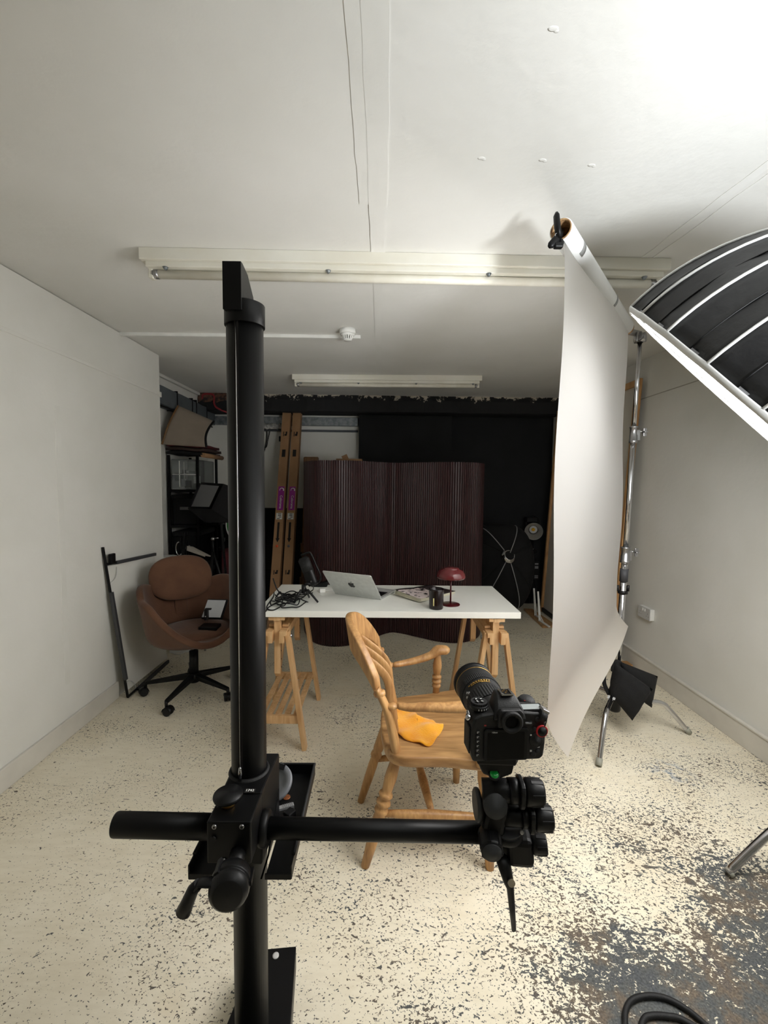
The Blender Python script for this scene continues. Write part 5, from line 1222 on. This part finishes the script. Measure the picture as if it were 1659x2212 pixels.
for k in range(5):
    a_ = math.radians(190-42+72*k); d_ = V((math.cos(a_), math.sin(a_), 0)); e_ = d_*.31
    MB().bar(V((0, 0, .115))+d_*.03, e_+V((0, 0, .085)), .042, .036, (0, 0, 1), .024, .02).obj('base_arm', BLK, r, bevel=.004)
    ca = MB().cyl(e_+V((0, 0, .05)), e_+V((0, 0, .09)), .010, n=12).obj('castor', BLK, r)
    s2 = V((-d_.y, d_.x, 0)); sw = M.Rotation(.5+k, 3, 'Z') @ s2; o2 = (M.Rotation(.5+k, 3, 'Z') @ d_)*.012
    for q in (-1, 1): MB().cyl(e_+o2+sw*q*.004+V((0, 0, .026)), e_+o2+sw*q*.022+V((0, 0, .026)), .0255, n=20).obj('castor_wheel', BLKR, ca, bevel=.003)
    MB().grid(lambda u, v: e_+o2+sw*lerp(-.023, .023, v)+(M.Rotation(.5+k, 3, 'Z') @ d_)*(.029*math.cos(PI*u))+V((0, 0, .026+.029*math.sin(PI*u))), 8, 1).obj('castor_hood', BLK, ca, solid=.003)
# little monitor on the chair seat
mp_ = aty(463, 1322, 2.93); mz = ZS_+.02
r = thing('camera_monitor', 'small black monitor with a pale screen lying on the brown swivel chair', 'monitor', (mp_.x, mp_.y, mz))
c4 = [aty(436, 1333, 2.90), aty(476, 1334, 2.90), aty(488, 1297, 3.0), aty(449, 1296, 3.0)]
MB().add(c4, [(0, 1, 2, 3)]).obj('screen', mat('pale_screen_film', (170, 172, 174), .25), r, solid=.002)
fr_ = [lerp(sum(c4, V((0, 0, 0)))/4, p, 1.12)+V((0, .016, -.008)) for p in c4]
MB().add(fr_, [(0, 1, 2, 3)]).obj('case', BLK, r, solid=.012, off=0)
p = aty(446, 1327, 2.87)
MB().box(p+V((0, 0, .0)), (.022, .03, .075)).obj('bracket', BLK, r, bevel=.003); MB().box(p+V((.012, 0, .036)), (.04, .02, .01)).obj('bracket_arm', BLK, r, bevel=.002)
MB().ball(p+V((0, -.017, -.01)), .004, 8).obj('bracket_pin', LGREY, r)
MB().box((p.x+.01, p.y+.03, mz+.008), (.12, .09, .022)).obj('battery_plate', BLK, r, bevel=.003)

# ================================================================== SCRIM FRAME LEANING ON THE LEFT WALL
FAB = mat('white_scrim_fabric', (222, 221, 214), .8, scale=4)
DG = mat('dark_grey_anodised', (70, 71, 74), .5, .2)
b0, b1 = onz(276, 1506, .012), onz(362, 1428, .012)
t0 = atx(222, 1182, XL+.012)
j0 = lerp(b0, t0, .89); 
t1 = atx(334, 1197, XL+.03); 
r = thing('scrim_frame', 'white scrim panel with grey and black frame leaning against the left wall', 'reflector', (b0+b1)/2)
tr1 = lerp(b1, t1, 1)
q = [lerp(b0, j0, .05), lerp(b1, t1, .03), lerp(b1, t1, .985), lerp(b0, j0, .985)]
o_ = MB().add(q, [(0, 1, 2, 3)]).obj('scrim_fabric', FAB, r, solid=.002)
MB().bar(b0, t0, .010, .013, (1, 0, 0)).obj('frame_tube', BLK, r)
MB().bar(b0, b1, .010, .012, (0, 0, 1)).obj('frame_tube', BLK, r)
MB().bar(j0, t1, .012, .016, (0, 0, 1)).obj('frame_tube', BLK, r)
e_ = V((.008, -.003, 0))
MB().bar(lerp(b0, j0, .14)+e_, lerp(b0, j0, .80)+e_, .02, .022, (1, 0, 0)).obj('fabric_clip', DG, r, bevel=.002)
MB().bar(lerp(j0, t1, .18)+e_, lerp(j0, t1, 1.0)+e_, .016, .022, (0, 0, 1)).obj('fabric_clip', DG, r, bevel=.002)
MB().bar(lerp(b0, b1, .2)+e_, lerp(b0, b1, 1.0)+e_, .016, .024, (0, 0, 1)).obj('fabric_clip', DG, r, bevel=.002)
MB().box(lerp(j0, t1, .08)+V((.012, 0, .03)), (.022, .05, .07)).obj('corner_connector', BLK, r, bevel=.006)
# loose elastic corners of the cloth
for c_, d1, d2 in ((lerp(b0, j0, .97), t1-j0, b0-j0), (lerp(b0, j0, .02), b1-b0, j0-b0)):
    d1 = d1.normalized(); d2 = d2.normalized(); n_ = 10
    P = [c_+(d1*math.cos(PI/2*i/n_)+d2*math.sin(PI/2*i/n_))*.09+V((.01, 0, 0)) for i in range(n_+1)]
    MB().tube(P, .0022, 6).obj('corner_elastic', LGREY, r)

# ================================================================== ALCOVE CLUTTER
r = thing('shelf_rack', 'black metal shelf rack in the alcove carrying clear bins', 'shelf', (-1.88, 4.45, 0))
SX0, SX1, SY0, SY1 = -2.04, -1.745, 4.22, 4.72
for x in (SX0+.01, SX1-.01):
    for y in (SY0+.01, SY1-.01): MB().box((x, y, .85), (.022, .022, 1.7)).obj('post', BLKM, r)
for z in (.15, .6, 1.0, 1.345): MB().box2((SX0, SY0, z), (SX1, SY1, z+.025)).obj('shelf', BLKM, r)
CLEAR = mat('clear_bin_plastic', (190, 196, 196), .18, trans=.8, ior=1.2)
r = thing('clear_bin', 'clear plastic drawer bin full of small parts on the alcove shelf', 'storage bin', (-1.88, 4.48, 1.37))
MB().box2((SX0+.03, SY0+.015, 1.371), (SX1-.025, SY1-.03, 1.66)).obj('bin_shell', CLEAR, r, bevel=.008)
for k in range(7):
    x = -2.0+rnd.random()*.2; MB().box((x, SY0+.06+rnd.random()*.1, 1.40+rnd.random()*.16), (.02+rnd.random()*.06, .03, .015+rnd.random()*.06)).obj('content_item', (LGREY, GREY, WPL, BLK)[k % 4], r)
MB().box((-1.88, SY0+.012, 1.515), (.24, .004, .008)).obj('drawer_line', LGREY, r)
MB().box((-1.93, SY0+.012, 1.52), (.008, .004, .25)).obj('bin_edge', WPL, r); MB().box((-1.885, SY0+.012, 1.55), (.004, .004, .17)).obj('bin_edge', LGREY, r)
WINE = mat('wine_red_cloth', (92, 34, 38), .8, c2=(64, 24, 28), scale=9, bump=.3)
for k, (z, w_, lab, m_) in enumerate(((1.705, .0, 'black folded cloth under the red sheets on the rack', BLKF), (1.741, .01, 'dark brown folded sheet lying in the middle of the rack pile', mat('dark_brown_cloth', (58, 42, 36), .8)), (1.777, -.01, 'wine red folded cloth on top of the alcove shelf rack', WINE))):
    tag(MB().grid(lambda u, v: (lerp(SX0+.005, SX1+.05+w_, u), lerp(SY0-.02, SY1-.05, v), z+.014+.006*math.sin(u*6)+.003*math.sin(v*9+u*4)), 18, 8).obj('folded_cloth', m_, solid=.026), lab, 'cloth')
tag(MB().cyl((-1.69, 4.2, 1.70), (-1.69, 4.7, 1.70), .022, n=16).obj('cardboard_tube', CARD), 'short cardboard tube end poking out beside the red cloth', 'tube')
# curved grey board above
r = thing('backdrop_sheet', 'curved grey backdrop sheet with dark edges propped above the shelf rack', 'backdrop', (-1.9, 4.6, 1.79))
def bsheet(u, v):
    p = lerp(lerp(aty(350, 960, 4.08), aty(446, 966, 4.2), u), lerp(aty(385, 876, 4.2), aty(462, 910, 4.35), u), v)
    return p+V((0, -.03*math.sin(v*PI), 0))+V((-.025*math.sin(v*PI)*u, 0, 0))
MB().grid(bsheet, 14, 12).obj('sheet', mat('warm_grey_paper', (138, 126, 112), .85), r, solid=.003)
MB().tube([bsheet(1, i/12) for i in range(13)], .011, 8).obj('edge_roll', BLK, r)
MB().tube([bsheet(0, i/12) for i in range(13)], .009, 8).obj('edge_batten', WDK, r)
# open black softbox with grey lining
r = thing('light_modifier', 'black strip softbox with a grey lining leaning in the dark alcove', 'softbox', (-1.7, 4.5, 0))
c4 = [aty(410, 1094, 3.95), aty(452, 1095, 3.95), aty(473, 1050, 4.05), aty(434, 1047, 4.05)]
ce = sum(c4, V((0, 0, 0)))/4
MB().add(c4, [(0, 1, 2, 3)]).obj('grey_lining', mat('dull_grey_lining', (92, 92, 92), .6), r, solid=.003)
fr_ = [lerp(ce, p, 1.22)+V((0, .03, 0)) for p in c4]; bk = [lerp(ce, p, 1.5)+V((.16, .1, -.1)) for p in c4]
MB().add(fr_+bk, [(0, 1, 5, 4), (1, 2, 6, 5), (2, 3, 7, 6), (3, 0, 4, 7), (4, 5, 6, 7)]).obj('box_shell', BLKF, r, solid=.004)
MB().bar(lerp(c4[0], c4[3], -.05)+V((.01, -.02, 0)), c4[3]+V((.0, -.02, .01)), .014, .02, (0, -1, 0)).obj('edge_bar', BLK, r)
MB().bar(ce+V((.1, .1, -.1)), V((-1.42, 4.12, 0)), .02, .02).obj('support_rod', BLKM, r)
# black cases stacked low
for k, (x0, x1, y0, y1, z0, z1, lab) in enumerate(((-2.03, -1.55, 4.78, 5.2, 0, .55, 'big black equipment case on the alcove floor by the back wall'), (-1.98, -1.6, 4.8, 5.15, .56, .98, 'black equipment case stacked on the bigger case in the alcove'), (-1.52, -1.2, 4.85, 5.2, 0, .74, 'tall black equipment case beside the stacked cases'))):
    r = thing('equipment_case', lab, 'case', ((x0+x1)/2, (y0+y1)/2, z0))
    MB().box2((x0, y0, z0), (x1, y1, z1)).obj('case_shell', BLK, r, bevel=.015)
    MB().box2((x0-.004, y0-.004, lerp(z0, z1, .62)), (x1+.004, y1+.004, lerp(z0, z1, .66))).obj('case_band', BLKM, r)
    for t in (.3, .7): MB().prism([(-.012, .0), (.012, 0), (.02, .045), (-.02, .045)], (lerp(x0, x1, t), y0-.004, lerp(z0, z1, .55)), (1, 0, 0), (0, 0, 1), .006).obj('latch', GREY, r)
    MB().tube(spline([(lerp(x0, x1, .38), y0, lerp(z0, z1, .4)), (lerp(x0, x1, .4), y0-.03, lerp(z0, z1, .4)), (lerp(x0, x1, .6), y0-.03, lerp(z0, z1, .4)), (lerp(x0, x1, .62), y0, lerp(z0, z1, .4))], 4), .008, 8).obj('handle', BLKR, r)
# black tripod
r = thing('tripod', 'thin black tripod with a ball head standing among the alcove clutter', 'tripod', (-1.46, 3.85, 0))
th_ = aty(460, 1168, 3.85)
MB().cyl((th_.x, 3.85, th_.z-.12), (th_.x, 3.85, th_.z), .011, n=12).obj('centre_column', BLKM, r)
MB().ball(th_+V((0, 0, .015)), .017, 12).obj('ball_head', STEEL, r); MB().cyl(th_+V((.015, 0, .02)), th_+V((.05, 0, .025)), .005, n=8).obj('lock_lever', STEEL, r)
for k in range(3):
    a_ = 2*PI*k/3+.5; e_ = V((th_.x+math.cos(a_)*.22, 3.85+math.sin(a_)*.2, .01)); s_ = V((th_.x, 3.85, th_.z-.10)); m_ = lerp(s_, e_, .55)
    MB().cyl(s_, m_, .013, n=10).obj('upper_leg', BLKM, r); MB().cyl(m_, e_, .008, n=10).obj('lower_leg', STEEL, r)
# white skinny panel, white tubs and green-backed reflector
pa, pb_ = aty(404, 1180, 4.1), aty(443, 1200, 4.05)
tag(MB().add([pa, pa+V((0, 0, -.04)), pb_+V((0, 0, -.012)), pb_, pa+V((.02, .08, -.02)), pb_+V((.02, .08, -.02))], [(0, 1, 2, 3), (0, 3, 5, 4)]).obj('foam_board', FLAT, solid=.01), 'thin white foam board edge lying tilted in the alcove', 'board')
bpy.data.objects['foam_board']
p = aty(360, 1170, 4.05)
r = thing('plastic_tub', 'white plastic tub beside the end of the left wall', 'tub', (-1.98, 4.0, 0))
MB().lathe([(.06, 0), (.07, .1), (.078, .72)], (-1.97, 4.05, 0), n=24).obj('tub_body', LGREY, r); MB().lathe([(.082, .72), (.083, .75), (.07, .755)], (-1.97, 4.05, 0), n=24).obj('lid', WPL, r)
p = aty(497, 1118, 4.4)
r = thing('folding_reflector', 'green folding reflector with a pale rim behind the camera column', 'reflector', (p.x+.08, 4.45, 0))
n_ = 30; cR = p+V((.10, .03, -.06)); ring = [cR+V((math.cos(2*PI*k/n_)*.15, .05*math.sin(2*PI*k/n_), math.sin(2*PI*k/n_)*.17)) for k in range(n_)]
MB().tube(ring, .008, 8, closed=True).obj('rim', LGREY, r)
MB().add(ring, [tuple(range(n_))]).obj('green_cloth', mat('chroma_green_cloth', (40, 120, 52), .8), r, solid=.003)
MB().cyl(cR+V((0, .03, -.165)), V((cR.x, cR.y+.1, 0)), .012, n=10).obj('holder_pole', BLKM, r)
# black bicycle-like bundle of stands
r = thing('folded_stands', 'bundle of folded black light stands leaning in the alcove', 'light stand', (-1.7, 4.0, 0))
for k, (x0, x1) in enumerate(((385, 402), (392, 398), (400, 392), (408, 404))):
    a_, b_ = aty(x0, 1290, 3.95+.04*k), aty(x1, 1150+6*k, 4.05+.04*k); bt_ = b_+(a_-b_)*(b_.z/(b_.z-a_.z))
    MB().cyl(bt_, b_, .012, n=10).obj('stand_tube', BLKM, r)
    MB().cyl(lerp(bt_, b_, .62), lerp(bt_, b_, .68), .02, n=12).obj('stand_collar', BLK, r)
p = aty(387, 1185, 3.95); MB().tube([p+V((.03*math.cos(t/10*PI*1.2+1.6), 0, .06*math.sin(t/10*PI*1.2+1.6))) for t in range(11)], .005, 8).obj('bent_handle', CHROME, r)
# extension lead on the alcove floor
r = thing('extension_lead', 'white extension lead with a black adapter on the floor behind the swivel chair', 'extension lead', (-1.6, 3.75, 0))
q0 = onz(398, 1405, 0)
MB().bar(onz(368, 1406, .012), onz(415, 1404, .012), .05, .024).obj('socket_strip', WPL, r, bevel=.004)
MB().box(onz(396, 1397, .04), (.1, .05, .035), M.Rotation(.5, 3, 'Z')).obj('black_adapter', BLK, r, bevel=.006)
MB().tube(spline([onz(x, y, .006) for x, y in ((368, 1400), (366, 1390), (367, 1402), (372, 1410), (385, 1413), (398, 1409), (405, 1400))], 6), .004, 6).obj('white_flex', WPL, r)
# crimson bag
r = thing('crimson_bag', 'dark crimson cloth bag slumped behind the tripod', 'bag', (-1.35, 4.6, 0))
pillow([aty(478, 1185, 4.6), aty(520, 1180, 4.6), V((aty(520, 1300, 4.6).x, 4.62, .01)), V((aty(480, 1300, 4.6).x, 4.62, .01))], .09, (0, -1, 0)).obj('bag_body', mat('crimson_cloth', (96, 36, 40), .85, c2=(64, 52, 54), scale=5), r, weld=True)
# hide wall corner trim
struct('trim_12', MB().box2((XL-.004, YC-.003, .0), (XL+.001, YC+.003, ZC-.005)), WHITE)
for k, (z0, z1, lab) in enumerate(((.176, .56, 'black storage crate on the lowest shelf of the rack'), (.626, .96, 'black storage crate on the second shelf of the rack'), (1.026, 1.32, 'black storage crate on the shelf below the clear bin'))):
    r = thing('storage_crate', lab, 'crate', (-1.89, 4.48, z0), local=True)
    h_ = z1-z0
    MB().box2((-.125, -.225, 0), (.11, .22, h_*.86)).obj('crate_body', BLK, r, bevel=.01)
    MB().box2((-.13, -.23, h_*.86), (.115, .225, h_)).obj('crate_lid', BLKF, r, bevel=.008)
    MB().box2((-.05, -.236, h_*.5), (.04, -.224, h_*.6)).obj('crate_handle', GREY, r, bevel=.003)
